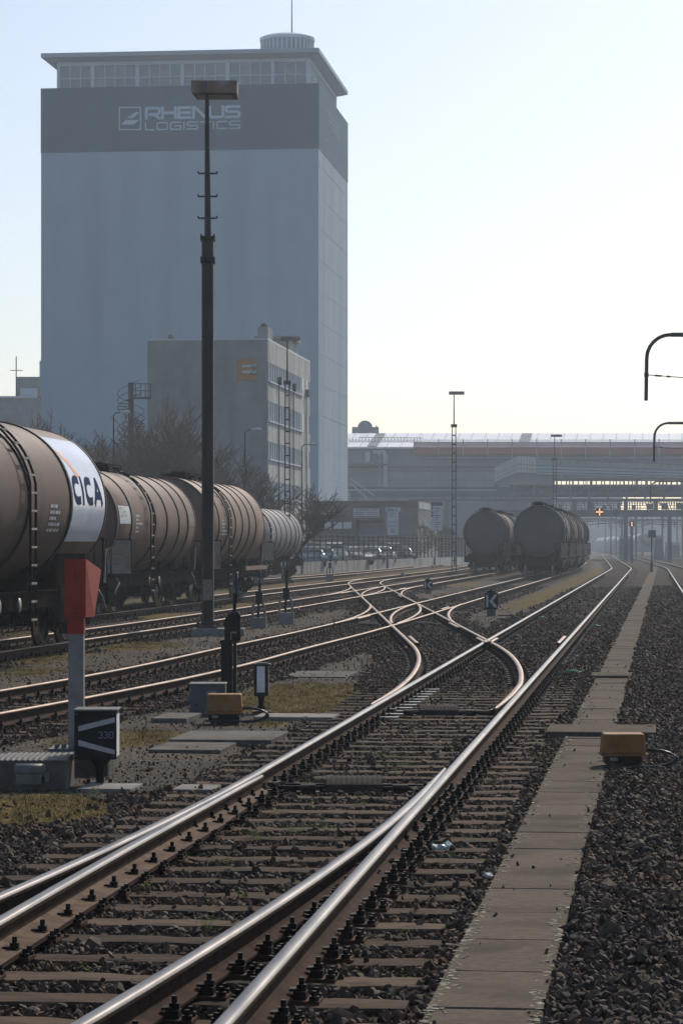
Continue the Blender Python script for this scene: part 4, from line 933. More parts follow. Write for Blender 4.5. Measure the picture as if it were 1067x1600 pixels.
# red marker post
Y = 24.3; x = ax(121, Y)
t = empty('marker_post', (x, Y, -.05), 'red-headed square post on a concrete block, at the left beside the numbered box', 'marker post')
b = MB(); b.box(ax(70,23.9), ax(168,23.9)+.02, 23.75, 24.95, -.15, .17); b.build('foundation', M['conc'], t, bevel=.02)
b = MB(); b.box(x-.23, x+.10, Y-.2, Y+.25, .17, .19); [b.tube([(x+dx,Y+dy,.19),(x+dx,Y+dy,.225)], .018, 6) for dx in (-.17,-.11) for dy in (-.12,.0)]; b.build('base_plate', M['grey'], t)
b = MB(); b.box(x-.072, x+.062, Y-.065, Y+.065, .19, 1.2); b.build('post', M['conc_l'], t, bevel=.006)
z0, z1 = az(990, Y), az(964, Y); b = MB(); b.box(x-.078, x+.066, Y-.073, Y+.073, z0, z1-.002)
for dx in (-.05,0,.045): b.tube([(x+dx,Y-.078,z1-.03),(x+dx,Y-.073,z1-.03)], .006, 8, 1)
b.build('red_sleeve', [M['red'], M['dark']], t)
zt_ = az(873, Y); xl, xr = ax(103.5, Y), ax(136, Y)
b = MB(); d1, d2 = .19, .12       # open-backed hood: front plate, side plates wider at the top
vs = [(xl,Y-.09,z1),(xr,Y-.09,z1),(xr,Y-.09,zt_),(xl,Y-.09,zt_),(xr+.055,Y+d2,z1),(xr+.09,Y+d1+.25,zt_-.10),(xl+.055,Y+d2,z1),(xl+.09,Y+d1+.25,zt_-.10)]
b.add(vs, [(0,1,2,3),(1,4,5,2),(0,3,7,6),(2,5,7,3)]); b.add([(p[0],p[1]+.004,p[2]) for p in vs], [(3,2,1,0),(2,5,4,1)])
b.add([vs[4],vs[5],vs[7],vs[6]], [(0,1,2,3)])
for pz in (az(896,Y), az(903,Y), az(958,Y)): b.tube([((xl+xr)/2+.0,Y-.096,pz),((xl+xr)/2,Y-.09,pz)], .010, 8, 1)
b.build('red_head', [M['red'], M['dark']], t)

# numbered point indicator box
Y = 22.75; x0, x1 = ax(116.5, Y), ax(182, Y); zt_, zb_ = az(1109, Y), az(1187, Y)
t = empty('point_indicator', ((x0+x1)/2, Y, 0), 'black box with two white slanting bars and 330, before the red-headed post', 'point signal')
b = MB(); D = .34; sh = .04
b.box(x0, x1, Y, Y+D, zb_, zt_-.012); b.build('housing', M['black'], t, bevel=.006)
b = MB(); b.box(x0-.008, x1+.012, Y-.015, Y+D+.02, zt_-.012, zt_+.004); b.build('cap', M['grey'], t, bevel=.004)
b = MB(); yq = Y-.003
def q2(pts): b.add([(ax(p,Y), yq, az(q,Y)) for p, q in pts], [(0,1,2,3)])
q2([(123,1134.5),(180,1120.5),(180,1128.5),(123,1143)]); q2([(123,1156),(180,1172),(180,1179),(123,1165)]); b.build('white_bar', M['whitedim'] if 'whitedim' in M else M['white'], t)
b = MB(); b.add([(x1+.002,Y+.03,zb_+.02),(x1+.002,Y+D-.03,zb_+.02),(x1+.002,Y+D-.03,zt_-.04),(x1+.002,Y+.03,zt_-.04)], [(0,1,2,3)]); b.build('side_glass', M['white'], t)
b = MB(); text_mesh(b, '330', ax(178,Y)-ax(154,Y), az(1143,Y)-az(1154,Y), .0075, plane_fn((ax(154,Y),Y,az(1154,Y)), (1,0,0), (0,0,1)), 0, gap=.28); b.build('number', M['bluegrey'] if 'bluegrey' in M else M['galv'], t)
xm = ax(155, Y); b = MB(); b.tube([(xm,Y+.1,-.05),(xm,Y+.1,.06),(xm,Y+.1,.14),(xm,Y+.1,zb_)], [.035,.035,.045,.1], 10); b.box(xm-.11,xm+.11,Y-.0,Y+.2,-.03,.01)
for dx in (-.09,.09): b.tube([(xm+dx,Y+.05,.0),(xm+dx,Y+.05,.04)], .018, 6)
b.build('stand', M['fast'], t)
# concrete trough with ribbed lid and motor
t = empty('switch_motor', (-2.5, 22.4, 0), 'concrete trough with a ribbed grey lid and motor, at the left edge', 'switch motor')
Y = 22.45; xr = ax(103, Y); b = MB(); b.box(-3.6, xr, Y, Y+.75, -.08, az(1193,Y)-.0); b.build('trough', M['conc'], t, bevel=.01)
b = MB(); ribbed(b, -3.62, xr+.012, Y-.02, Y+.78, az(1193,Y), az(1193,Y)+.04, 30, .005); b.build('ribbed_lid', M['dark3'] if 'dark3' in M else M['grey'], t)
b = MB(); xa, xb = ax(22,22.3), ax(70,22.3); zz = az(1206, 22.3); b.tube([(xa,22.35,zz),(xa+.01,22.35,zz),(xb-.01,22.35,zz),(xb,22.35,zz)], [.045,.062,.062,.045], 16); b.box(xa+.02,xb-.02,22.28,22.43,zz-.10,zz-.02); b.box(xb,xb+.03,22.3,22.4,zz-.08,zz-.01); b.build('motor', M['grey'], t)
# grey cabinet
Y = 32.3; b = MB(); x0, x1 = ax(296,Y), ax(352,Y); zt_ = az(1068,Y); b.box(x0, x1, Y, Y+.4, -.05, zt_-.02, 0); b.box(x0-.008, x1+.008, Y-.008, Y+.41, zt_-.02, zt_, 1); b.tube([(x0+.08,Y-.012,.1),(x0+.08,Y,.1)], .016, 8, 2)
tag(b.build('control_cabinet', [M['bluecab'] if 'bluecab' in M else M['grey'], M['grey'], M['dark']], loc=((x0+x1)/2, Y, -.05), bevel=.006), 'low blue-grey steel cabinet left of the tall black lever post', 'cabinet')
# yellow relay boxes
def yellow_box(px0, px1, pt, pb, Y, label, hoseR=True):
    x0, x1 = ax(px0,Y), ax(px1,Y); zt_, zb_ = az(pt,Y), az(pb,Y); xm = (x0+x1)/2
    t = empty('relay_box', (xm, Y, 0), label, 'relay box', 'yellow relay boxes'); b = MB(); e = .018
    vs = [(x0-.006,Y,zb_),(x1+.006,Y,zb_),(x1+.006,Y+.3,zb_),(x0-.006,Y+.3,zb_),(x0+e*.5,Y+e,zt_),(x1-e*.5,Y+e,zt_),(x1-e*.5,Y+.3-e,zt_),(x0+e*.5,Y+.3-e,zt_)]
    b.add(vs, [(0,3,2,1),(4,5,6,7),(0,1,5,4),(1,2,6,5),(2,3,7,6),(3,0,4,7)]); b.build('hood', M['yellow'], t, bevel=.012)
    b = MB(); b.box(x0-.015,x1+.02,Y-.01,Y+.31,zb_-.02,zb_-.001); b.build('rim', M['yellow'], t)
    b = MB(); b.box(x0+.02,x1-.03,Y+.03,Y+.27,zb_-.09,zb_-.02); b.tube([(xm+.02,Y+.12,zb_-.06),(xm+.02,Y+.12,-.05)], .022, 8); b.tube([(xm+.10,Y+.12,zb_-.06),(xm+.10,Y+.12,-.05)], .022, 8); b.box(xm-.14,xm+.16,Y+.02,Y+.25,-.03,.005); b.build('stand', M['fast'], t)
    b = MB(); b.box(x0+.06,x0+.13,Y+.024,Y+.03,zb_-.065,zb_-.035); b.build('plate', M['galv'], t)
    for k in range(3):
        d = k*.018; pts = [(x1-.04,Y+.15+d,zb_-.04)]
        for a in range(0, 181, 20): pts.append((x1-.0+.27*math.sin(R(a))+d*.8, Y+.12-.10*a/180+d*.4, .095+.075*math.cos(R(a))-d*.5))
        pts += [(x1-.1,Y+.06+d,.02+d*.2),(x0-.02,Y+.02+d,.015+d*.2)]
        q = MB(); q.tube([tuple(p) for p in pts], .009, 8); q.build('hose', M['rub'] if k==1 else M['hose'], t)
    return t
M['hose'] = pmat('grey_hose', (.10,.095,.09), (.05,.048,.046), 9, .3)
yellow_box(323, 378, 1085, 1113, 30.6, 'ochre yellow box with curved hoses at the foot of the black lever post')
yellow_box(942, 1008, 1147, 1178, 24.3, 'ochre yellow box with looping black hoses standing beside the concrete walkway')
# lantern with white panel
Y = 32.7; x0, x1 = ax(397,Y), ax(419,Y); zt_, zb_ = az(1036,Y), az(1088,Y); xm = (x0+x1)/2
t = empty('ground_signal', (xm, Y, 0), 'small black lantern with one tall white panel, right of the tall lever post', 'ground signal')
b = MB(); b.box(x0, x1, Y, Y+.22, zb_, zt_-.03); b.box(x0-.01,x1+.03,Y-.012,Y+.25,zt_-.03,zt_-.01); b.box(x0+.02,x1,Y+.02,Y+.2,zt_-.01,zt_); b.build('housing', M['dark'], t, bevel=.005)
b = MB(); b.box(ax(401.5,Y), ax(414,Y), Y-.004, Y, az(1082,Y), az(1041,Y)); b.build('front_panel', M['white'], t)
b = MB(); b.box(x1+.001,x1+.004,Y+.03,Y+.19,zb_+.03,zt_-.06); b.build('side_panel', M['galv'], t)
b = MB(); b.tube([(xm,Y+.1,-.05),(xm,Y+.1,zb_-.08),(xm,Y+.1,zb_)], [.03,.032,.045], 10); b.tube([(xm,Y+.1,.02),(xm,Y+.1,.06)], .05, 8); b.box(xm-.10,xm+.12,Y,Y+.2,-.04,.0); b.build('stand', M['fast'], t)
# tall black lever post
Y = 35.4; t = empty('lever_post', (ax(358,Y), Y, 0), 'tall black hand lever post with a blue handle, behind the left yellow box', 'lever post')
b = MB(); b.box(ax(345.5,Y), ax(363,Y), Y, Y+.16, -.05, az(1002,Y)); b.box(ax(364.5,Y), ax(369.5,Y), Y, Y+.14, -.05, az(1000,Y)); b.build('column', M['black'], t, bevel=.006)
b = MB(); xa, xb = ax(351,Y), ax(374,Y)
vs = [(p, q) for p, q in ((351,1003),(351,968),(360,957),(373,956),(376,962),(376,1000),(372,1003))]
v3 = [(ax(p,Y),Y-.01,az(q,Y)) for p, q in vs] + [(ax(p,Y),Y+.07,az(q,Y)) for p, q in vs]; n = len(vs)
b.add(v3, [tuple(range(n)),tuple(range(n,2*n))[::-1]]+[(i,(i+1)%n,n+(i+1)%n,n+i) for i in range(n)]); b.box(ax(344.5,Y),ax(353,Y),Y-.02,Y+.1,az(1006,Y),az(1000,Y)); b.build('lever_bracket', M['black'], t)
b = MB(); b.box(ax(361,Y),ax(370,Y),Y-.03,Y-.015,az(989.5,Y),az(987,Y)); b.box(ax(360.5,Y),ax(362,Y),Y-.03,Y-.015,az(1000,Y),az(988,Y)); b.build('latch', M['galv'], t)
b = MB(); b.tube([(ax(366.5,Y),Y+.03,az(957,Y)),(ax(366.5,Y),Y+.03,az(943,Y)),(ax(368,Y),Y+.03,az(938,Y))], .022, 8); b.tube([(ax(368,Y),Y+.03,az(942,Y)),(ax(368,Y),Y+.03,az(926,Y))], .035, 8); b.build('lever', M['black'], t)
b = MB(); b.tube([(ax(369,Y),Y+.03,az(926,Y)),(ax(370,Y),Y+.03,az(896,Y))], .016, 8); b.build('handle', M['bluep'] if 'bluep' in M else M['navy'], t)
# two levers on concrete stools
def lever(px0, px1, pyb, pblk, ptop, Y, label):
    x0, x1 = ax(px0,Y), ax(px1,Y); xm = (x0+x1)/2; t = empty('point_lever', (xm, Y, 0), label, 'point lever', 'point levers on concrete stools')
    b = MB(); zt_ = az(pblk,Y); b.box(x0,x1,Y,Y+.4,-.08,zt_)
    for s_ in (-1,1):
        xx = x0+.035 if s_ < 0 else x1-.035
        b.bar((xx,Y+.1,zt_),(xx-s_*.015,Y+.1,zt_+.28),.07,.06); b.bar((xx-s_*.015,Y+.1,zt_+.27),(xx-s_*.07,Y+.1,zt_+.36),.06,.06)
    b.build('concrete_stool', M['conc_l'], t, bevel=.008)
    b = MB(); zc_ = zt_+.45; b.box(xm-.07,xm+.09,Y+.05,Y+.15,zc_-.13,zc_+.16); b.tube([(xm,Y+.08,zc_-.1),(xm-.01,Y+.08,zt_-.0)], .03, 8); b.tube([(xm+.02,Y+.1,zc_+.1),(xm+.03,Y+.1,az(ptop,Y)-.25)], .035, 8); b.build('lever_head', M['black'], t)
    b = MB(); b.tube([(xm+.03,Y+.1,az(ptop,Y)-.26),(xm+.035,Y+.1,az(ptop,Y))], .018, 8); b.build('handle', M['bluep'] if 'bluep' in M else M['navy'], t)
lever(392, 416, 983, 965, 894, 65.0, 'point lever on a pale concrete stool, the left one of two behind the second track')
lever(434, 459, 976, 957, 876, 68.5, 'point lever on a pale concrete stool, the right one of two behind the second track')
Y = 8493/(905-852); lever(509.5, 521, 905, 897, 868, 150, 'small distant point lever on a block in front of the concrete wall')
# arrow signals
def arrow(px0, px1, pt, pb, pst, Y, label):
    x0, x1 = ax(px0,Y), ax(px1,Y); z1, z0 = az(pt,Y), az(pb,Y); xm = (x0+x1)/2; t = empty('arrow_signal', (xm,Y,0), label, 'ground signal', 'black arrow signals beside the tracks')
    b = MB(); b.box(x0,x1,Y,Y+.3,z0,z1); b.box(xm-.12,xm+.12,Y+.05,Y+.25,z1,z1+.05); b.box(xm-.05,xm+.05,Y+.1,Y+.2,z1+.05,z1+.09); b.build('housing', M['black'], t)
    w_, h_ = x1-x0, z1-z0; b = MB(); P = lambda u, v: (x0+w_*u, Y-.006, z0+h_*v)
    b.add([P(.1,.12),P(.27,.12),P(.27,.88),P(.1,.88)], [(0,1,2,3)]); b.add([P(.34,.5),P(.72,.1),P(.92,.1),P(.92,.2),P(.60,.5)], [(0,1,2,3,4)]); b.add([P(.34,.5),P(.60,.5),P(.92,.8),P(.92,.9),P(.72,.9)], [(0,1,2,3,4)]); b.build('white_arrow', M['whitedim'], t)
    b = MB(); b.box(xm-w_*.32,xm+w_*.32,Y+.03,Y+.27,-.05,z0); b.build('foot', M['grey'], t)
arrow(757, 777.5, 926, 952, 962, 76.5, 'nearer and larger black box with a white left-pointing arrow, beside the main track')
arrow(661.5, 675.5, 907, 921, 929, 112, 'farther black box with a white left-pointing arrow, behind the nearer one')
Y = 76.6; b = MB(); b.box(ax(778,Y), ax(804,Y), Y, Y+.12, -.05, .04); tag(b.build('cable_duct', M['dark'], loc=(ax(790,Y),Y,-.05)), 'dark low duct stub right of the nearer arrow signal', 'cable duct')
Y = 71.5; b = MB(); b.box(ax(780.5,Y), ax(790.5,Y), Y, Y+.2, -.05, .08); b.box(ax(781,Y), ax(790,Y), Y+.01, Y+.19, .08, .10); tag(b.build('junction_box', M['grey'], loc=(ax(785,Y),Y,-.05), bevel=.01), 'small grey junction box in front of the nearer arrow signal', 'box')
Y = 64; b = MB(); b.tube([(ax(866,Y),Y,.02),(ax(882,Y),Y+2.2,.05)], .09, 8); 
# red caps, white stubs
def stub(px, py, hpx, wpx, mat, label, name, group, dome=True):
    p = gp(px, py, -.04); Y = p.y; r = wpx/2*Y/F; h = hpx*Y/F-.0; b = MB()
    prof = [(0,0),(0,r*.8),(h*.15,r),(h*.7,r),(h*.9,r*.75),(h,r*.3),(h,0)] if dome else [(0,0),(0,r),(h,r),(h,0)]
    b.lathe((p.x,Y,-.04), (0,0,1), prof, 14); tag(b.build(name, M[mat], loc=(p.x,Y,-.04)), label, name.replace('_',' '), group)
M['redcap'] = pmat('dull_red_cap', (.30,.045,.035), (.18,.03,.025), 6, .5)
for a in [(492,1020,14,10,'redcap','red cap beside the second track, under its right rail'),(465.5,960,9,7,'redcap','small red cap beside the third track'),(633,1024,14,9,'redcap','dark red cap inside the left curved rail'),(707,971.5,8,6,'redcap','small red cap beside the right curved rail'),
          (466,1000,6,5,'redcap','tiny red cap between the second and third tracks')]: stub(a[0],a[1],a[2],a[3],a[4],a[5],'red_marker','red marker caps beside the rails')
stub(628.8, 905, 10, 6, 'conc_l', 'short white post between the farther tracks, left of the far arrow signal', 'marker_stub', 'short white posts', False)
stub(675.5, 889, 6, 4, 'conc_l', 'tiny white post in front of the concrete wall', 'marker_stub', 'short white posts', False)
# litter
M['green'] = pmat('green_glass', (.03,.32,.08), (.02,.22,.05), 4, .1, 0); M['bag'] = pmat('pale_plastic_bag', (.55,.62,.60), (.22,.36,.35), 30, .3)
def bottle(px, py, L, rz, label):
    p = gp(px, py, -.0); b = MB(); b.lathe((-L/2,0,0), (1,0,0), [(0,0),(0,.033),(L*.6,.035),(L*.78,.015),(L,.014),(L,0)], 12); b.xf(Matrix.Translation((p.x,p.y,.03)) @ Matrix.Rotation(rz,4,'Z'))
    tag(b.build('glass_bottle', M['green'], loc=(p.x,p.y,.0)), label, 'bottle', 'green bottles thrown between the rails')
bottle(897, 1053, .27, .1, 'green glass bottle lying on the ballast right of the main track, beyond the yellow box'); bottle(847, 967, .26, .5, 'green glass bottle lying between the main rails, beyond the crossing'); bottle(931, 980, .24, .2, 'green glass bottle lying right of the main track, the farthest of the bottles')
bottle(759.5, 1011, .2, .8, 'green bottle lying at the rail crossing')
def crumple(px, py, sx, sy, h, mat, label, name, seed):
    p = gp(px, py, .0); bm = bmesh.new(); bmesh.ops.create_icosphere(bm, subdivisions=3, radius=1); r_ = np.random.default_rng(seed); ph = r_.uniform(0,6.28,(8,3)); fr = r_.normal(size=(8,3))*4
    for v in bm.verts:
        c = np.array(v.co); d = sum(math.sin(float(fr[i]@c)+ph[i,0])*.07 for i in range(8)); v.co = Vector(((c[0]*(1+d))*sx, (c[1]*(1+d))*sy, max(0, c[2]*(1+2*d))*h))
    me3 = bpy.data.meshes.new(name); bm.to_mesh(me3); bm.free(); me3.materials.append(M[mat]); o = bpy.data.objects.new(name, me3); scn.collection.objects.link(o); o.location = (p.x, p.y, -.01); tag(o, label, name.replace('_',' '))
crumple(691, 1325, .068, .06, .05, 'bag', 'crumpled pale turquoise plastic bag on a sleeper end between rail and walkway', 'plastic_bag', 2)
crumple(762, 1368, .03, .03, .03, 'white', 'small scrap of white paper at the left edge of the walkway', 'paper_scrap', 4)
# sign plate on thin pole
Y = 203; x = ax(1017.5,Y); t = empty('sign_post', (x,Y,0), 'thin dark pole with a blank square plate, standing beside the far end of the walkway', 'sign')
b = MB(); b.tube([(x,Y,-.05),(x,Y,az(838,Y))], .05, 8); b.tube([(x,Y,-.05),(x,Y,.7)], .1, 8); b.build('pole', M['dark'], t)
b = MB(); b.box(ax(1012,Y),ax(1024,Y),Y-.04,Y,az(840,Y),az(828,Y)); b.build('plate', M['signgrey'] if 'signgrey' in M else M['grey'], t)
Y = 190; b = MB(); x = ax(1028,Y); b.bar((x,Y,0),(x+.35,Y+5,.5),.12,.12); 
# weeds between the sleepers
wcol = bpy.data.collections.new('weed_shapes')
for k in range(3):
    b = MB(); r_ = random.Random(k+9)
    for _ in range(36):
        a = r_.uniform(0,6.28); rad = r_.uniform(0,.05); x = rad*math.cos(a); y = rad*math.sin(a); z = r_.uniform(.005,.07)*(1-rad*8); s_ = r_.uniform(.006,.014); a2 = r_.uniform(0,6.28); dx, dy = math.cos(a2)*s_, math.sin(a2)*s_; t_ = r_.uniform(-.5,.9)*s_
        b.add([(x-dx*.2,y-dy*.2,z),(x+dy*.5,y-dx*.5,z+t_*.5),(x+dx,y+dy,z+t_),(x-dy*.5,y+dx*.5,z+t_*.5)], [(0,1,2,3)])
    wcol.objects.link(bpy.data.objects.new('weed_shape', b.mesh('weed_shape', M['weed'])))
wp = []; r_ = random.Random(31)
for px, py in [(403,1303),(405,1310),(480,1296),(515,1297),(564,1245),(566,1258),(588,1180),(625,1198),(612,1200),(640,1195),(585,1178),(420,1118),(350,1346),(235,1390),(375,1400),(505,1290),(455,1296),(840,1190),(835,1185),(850,1165),(820,1200),(690,1120),(560,1330),(150,1236),(145,1240),(330,1447)]:
    for _ in range(4): p = gp(px+r_.uniform(-9,9), py+r_.uniform(-3,3)); wp.append((p.x, p.y, -.02))
for _ in range(120):
    y = r_.uniform(11, 40); k = r_.choice((0,1)); x = float(T1c(y)) + r_.uniform(-.65,.65) if k else float(Dr(y)) + r_.uniform(.2,.7); wp.append((x, y, -.03))
wp = np.array(wp); scatter('low_weeds', wp, np.array([r_.uniform(.5,1.2) for _ in wp]), np.stack([0*wp[:,0],0*wp[:,0],np.array([r_.uniform(0,6) for _ in wp])],-1), wcol, 'small green weeds growing between the sleepers of the main track', 'weeds')

# stains, data marks and small fittings on the visible wagons
def data_marks(w_, Rt, zc, y, a, seed):
    q = random.Random(seed); b = MB()
    for r_i in range(5):
        yy = y
        for _ in range(q.randint(2,5)):
            L_ = q.uniform(.05,.22); fn = shell_fn(Rt, zc, yy, a - r_i*4.2, .009); b.add([fn(0,0,1), fn(L_,0,1), fn(L_,.055,1), fn(0,.055,1)], [(0,1,2,3)]); yy += L_+.05
    b.build('data_marks', M['sign_pale'], w_, local=True)
data_marks(w2, 1.42, 2.58, -3.4, 6, 1); data_marks(w3, 1.47, 2.62, -3.6, 4, 2); data_marks(w1, 1.44, 2.72, 2.3, -4, 3); data_marks(w4, 1.36, 2.50, -4.2, 4, 4)
M['spill'] = pmat('dark_tar_spill', (.035,.027,.022), (.06,.045,.036), 3, .35)
def spill(w_, Rt, zc, y, seed, n=5):
    q = random.Random(seed); b = MB()
    for _ in range(n):
        yy = y+q.uniform(-.7,.7); a0 = 86; a1 = q.uniform(15,62); wd = q.uniform(.03,.12); k = 12; vs = []
        for i in range(k+1):
            a = a0+(a1-a0)*i/k; ww = wd*(1-.85*(i/k)**1.5)*(1+.25*math.sin(i*1.7+seed)); fn = shell_fn(Rt, zc, yy, a, .0045); vs += [fn(-ww,0,1), fn(ww,0,1)]
        b.add(vs, [(2*i,2*i+1,2*i+3,2*i+2) for i in range(k)], 0, True)
    b.build('spill_streak', M['spill'], w_, local=True)
spill(w2, 1.42, 2.58, -1.2, 3, 7); spill(w3, 1.47, 2.62, -1.9, 4, 6); spill(w1, 1.44, 2.72, 1.7, 5, 5); spill(w4, 1.36, 2.50, -4.6, 6, 5)
# a few stray stones on the walkway
r_ = np.random.default_rng(91); yy = r_.uniform(10, 45, 90); xx = WL(yy) + .49*r_.beta(.6,.6,90)
scatter('stray_stones', np.stack([xx, yy, 0*xx+.022], -1), r_.uniform(.008,.024,90), r_.uniform(0,6.28,(90,3)), hid, 'stray stones scattered on the concrete walkway', 'stones')

# small fittings: hinges, screws and grime bands on the boxes
def screws(parent, pts, r=.008, mat='galv'):
    b = MB()
    for p in pts: b.tube([(p[0],p[1],p[2]),(p[0],p[1]-.006,p[2])], r, 8)
    b.build('screw', M[mat], parent)
for o in list(scn.objects):
    if o.name.startswith('relay_box') and o.parent is None:
        x, y = o.location.x, o.location.y
        screws(o, [(x-.15,y-.012,.145),(x+.15,y-.012,.145),(x,y-.012,.145)], .007)
        b = MB(); b.box(x-.03,x+.03,y+.285,y+.30,.16,.22); b.box(x-.19,x-.17,y-.004,y+.31,.128,.14); b.build('latch', M['fast'], o)
    if o.name == 'control_cabinet':
        x, y = o.location.x, o.location.y; b = MB()
        for z in (.06,.25): b.box(x-.21,x-.19,y-.01,y-.002,z,z+.05)
        b.box(x-.01,x+.11,y-.006,y-.001,.2,.26); b.build('hinge_and_plate', M['galv'], o)
for o in list(scn.objects):
    if o.name == 'point_indicator':
        Y = 22.75; x0, x1 = ax(116.5,Y), ax(182,Y); screws(o, [(x0+.02,Y,.23),(x1-.02,Y,.23),(x0+.02,Y,.58),(x1-.02,Y,.58)], .006, 'grey')
# ================================================================ BUILDINGS
def wallmat(name, a, b_, c=None, scale=.35, bump=0.0): return pmat(name, a, b_, scale, .85, 0, coords='World', c3=c, s3=.25, streak=True, bump=bump)
M['tower'] = wallmat('pale_grey_blue_render', (.38,.475,.545), (.35,.44,.51), (.31,.395,.46))
M['tower_band'] = wallmat('slate_blue_band', (.06,.12,.17), (.052,.105,.155))
M['tower_slab'] = wallmat('roof_slab_paint', (.40,.48,.54), (.36,.43,.49))
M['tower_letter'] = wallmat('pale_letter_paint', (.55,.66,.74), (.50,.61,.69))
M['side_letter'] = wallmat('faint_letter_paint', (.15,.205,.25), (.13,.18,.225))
M['glassb'] = pmat('hazy_blue_window_glass', (.24,.28,.31), (.17,.20,.23), .5, .25, 0, coords='World')
M['wframe'] = wallmat('pale_window_frame', (.60,.66,.70), (.54,.60,.64))
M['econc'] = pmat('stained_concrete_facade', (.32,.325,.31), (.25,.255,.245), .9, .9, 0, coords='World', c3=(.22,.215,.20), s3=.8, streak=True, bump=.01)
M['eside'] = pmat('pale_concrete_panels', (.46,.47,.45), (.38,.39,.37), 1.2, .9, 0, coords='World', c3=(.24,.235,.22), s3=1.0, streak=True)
M['dkconc'] = wallmat('dark_station_wall', (.27,.29,.32), (.22,.24,.265), (.18,.195,.215))
M['steelg'] = wallmat('dark_blue_grey_steel', (.13,.145,.165), (.10,.11,.125))
M['roofl'] = pmat('pale_glazed_roof', (.80,.80,.81), (.70,.70,.72), .4, .3, 0, coords='World')
M['redmesh'] = wallmat('dull_red_netting', (.36,.14,.14), (.30,.115,.115))
M['pinkmesh'] = wallmat('pinkish_netting', (.72,.52,.52), (.62,.44,.44))
M['gate'] = wallmat('dark_brown_grey_facade', (.13,.12,.105), (.095,.09,.08))
M['block'] = pmat('grey_block_wall', (.20,.195,.185), (.15,.145,.14), 3, .9, 0, coords='World')
M['bark'] = pmat('grey_brown_bark', (.115,.08,.064), (.07,.048,.038), 3, .9, 0, coords='World')
M['shrub'] = pmat('dusty_pale_shrub', (.20,.20,.14), (.12,.125,.08), 3, .9, 0, coords='World')
TH = math.atan(.1125)
class Fr:
    """frame aligned with the tracks: corner at (X,Y); u to the right along the front, v away along the side"""
    def __init__(s, X, Y, th=TH): s.o = Vector((X,Y,0)); s.u = Vector((math.cos(th),-math.sin(th),0)); s.v = Vector((math.sin(th),math.cos(th),0)); s.th = th
    def p(s, a, b, z): return s.o + s.u*a + s.v*b + Vector((0,0,z))
    def box(s, mb, a0, a1, b0, b1, z0, z1, mi=0): return mb.ob(s.p((a0+a1)/2,(b0+b1)/2,(z0+z1)/2), (a1-a0,b1-b0,z1-z0), -s.th, mi)
# ---- tall silo tower
Y1 = 300; fr = Fr(ax(498,Y1), Y1); Wd = .1024*Y1; Dp = .0957*Y1; zT = az(130,Y1); zB = az(232,Y1)
t = empty('office_tower', tuple(fr.p(-Wd/2,0,0)), 'huge windowless pale blue-grey tower with a dark lettered band and a glazed top storey', 'tower', rz=-TH)
b = MB(); fr.box(b, -Wd, 0, 0, Dp, -.5, zB); b.build('wall', M['tower'], t)
b = MB(); fr.box(b, -Wd-.03, .03, -.03, Dp+.03, zB, zT); b.build('dark_band', M['tower_band'], t)
# vertical ribs of cladding on the side, as shallow joints
jm = MB()
for v in np.arange(1.2, Dp, 1.2): fr.box(jm, .005, .03, v-.03, v+.03, 0, zB-.05)
for z in np.arange(6, zB, 3.4): fr.box(jm, .006, .028, .02, Dp-.02, z-.03, z+.03)
jm.build('cladding_joint', M['tower_slab'], t)
zs0, zs1 = az(86,Y1), az(74.5,Y1); sb = 1.25
b = MB(); fr.box(b, -Wd+sb+.3, -sb, sb+.2, Dp-sb, zT+.02, zs0-.02); gl = b.build('glazed_storey', M['glassb'], t)
b = MB(); z0, z1 = zT+.02, zs0-.02; a0, a1 = -Wd+sb+.3, -sb; zm = z0+(z1-z0)*.40; zt2 = z0+(z1-z0)*.86
n = 0
bays = [3,4,4,4,4,3]; tw = a1-a0-.6; x = a0+.3; unit = (tw-5*.42)/sum(bays)
fr.box(b, a0-.05, a0+.3, sb-.0, sb+.2, z0, z1); fr.box(b, a1-.3, a1+.05, sb-.0, sb+.2, z0, z1)
for i, k in enumerate(bays):
    for j in range(1, k): fr.box(b, x+unit*j-.06, x+unit*j+.06, sb+.05, sb+.2, z0, zt2)
    x += unit*k
    if i < 5: fr.box(b, x+.0, x+.42, sb-.05, sb+.2, z0, z1); x += .42
fr.box(b, a0+.3, a1-.3, sb+.06, sb+.2, zm-.06, zm+.06); fr.box(b, a0, a1, sb+.04, sb+.2, zt2, z1)
for v in np.arange(sb+.3, Dp-sb, 1.35): fr.box(b, -sb-.0, -sb+.08, v-.07, v+.07, z0, zt2)
fr.box(b, -sb, -sb+.07, sb+.2, Dp-sb, zm-.06, zm+.06); fr.box(b, -sb, -sb+.09, sb+.2, Dp-sb, zt2, z1)
b.build('window_frame', M['wframe'], gl)
b = MB(); vs = []
for (e, z) in ((.02, zs1), (.02, zs0+.35), (-.9, zs0)): vs += [fr.p(-Wd-e,-e,z), fr.p(e,-e,z), fr.p(e,Dp+e,z), fr.p(-Wd-e,Dp+e,z)]
b.add(vs, [(0,1,2,3),(8,11,10,9)]+[(4*k+i, 4*k+(i+1)%4, 4*k+4+(i+1)%4, 4*k+4+i) for k in range(2) for i in range(4)]); b.build('roof_slab', M['tower_slab'], t)
c = fr.p(-4.3, 15, 0); cx = ax(449, c.y); b = MB(); R_ = (ax(492,c.y)-ax(406,c.y))/2; zt_ = az(57,c.y); n = 36
b.lathe((cx,c.y,zs1-.2), (0,0,1), [(0,R_*.93),(zt_-.55-zs1+.2,R_*.93)], n, 0)
for i in range(n):
    a = 2*math.pi*i/n; b.ob((cx+R_*.95*math.cos(a), c.y+R_*.95*math.sin(a), (zs1+zt_-.5)/2), (.16,.14,zt_-.5-zs1), a, 1)
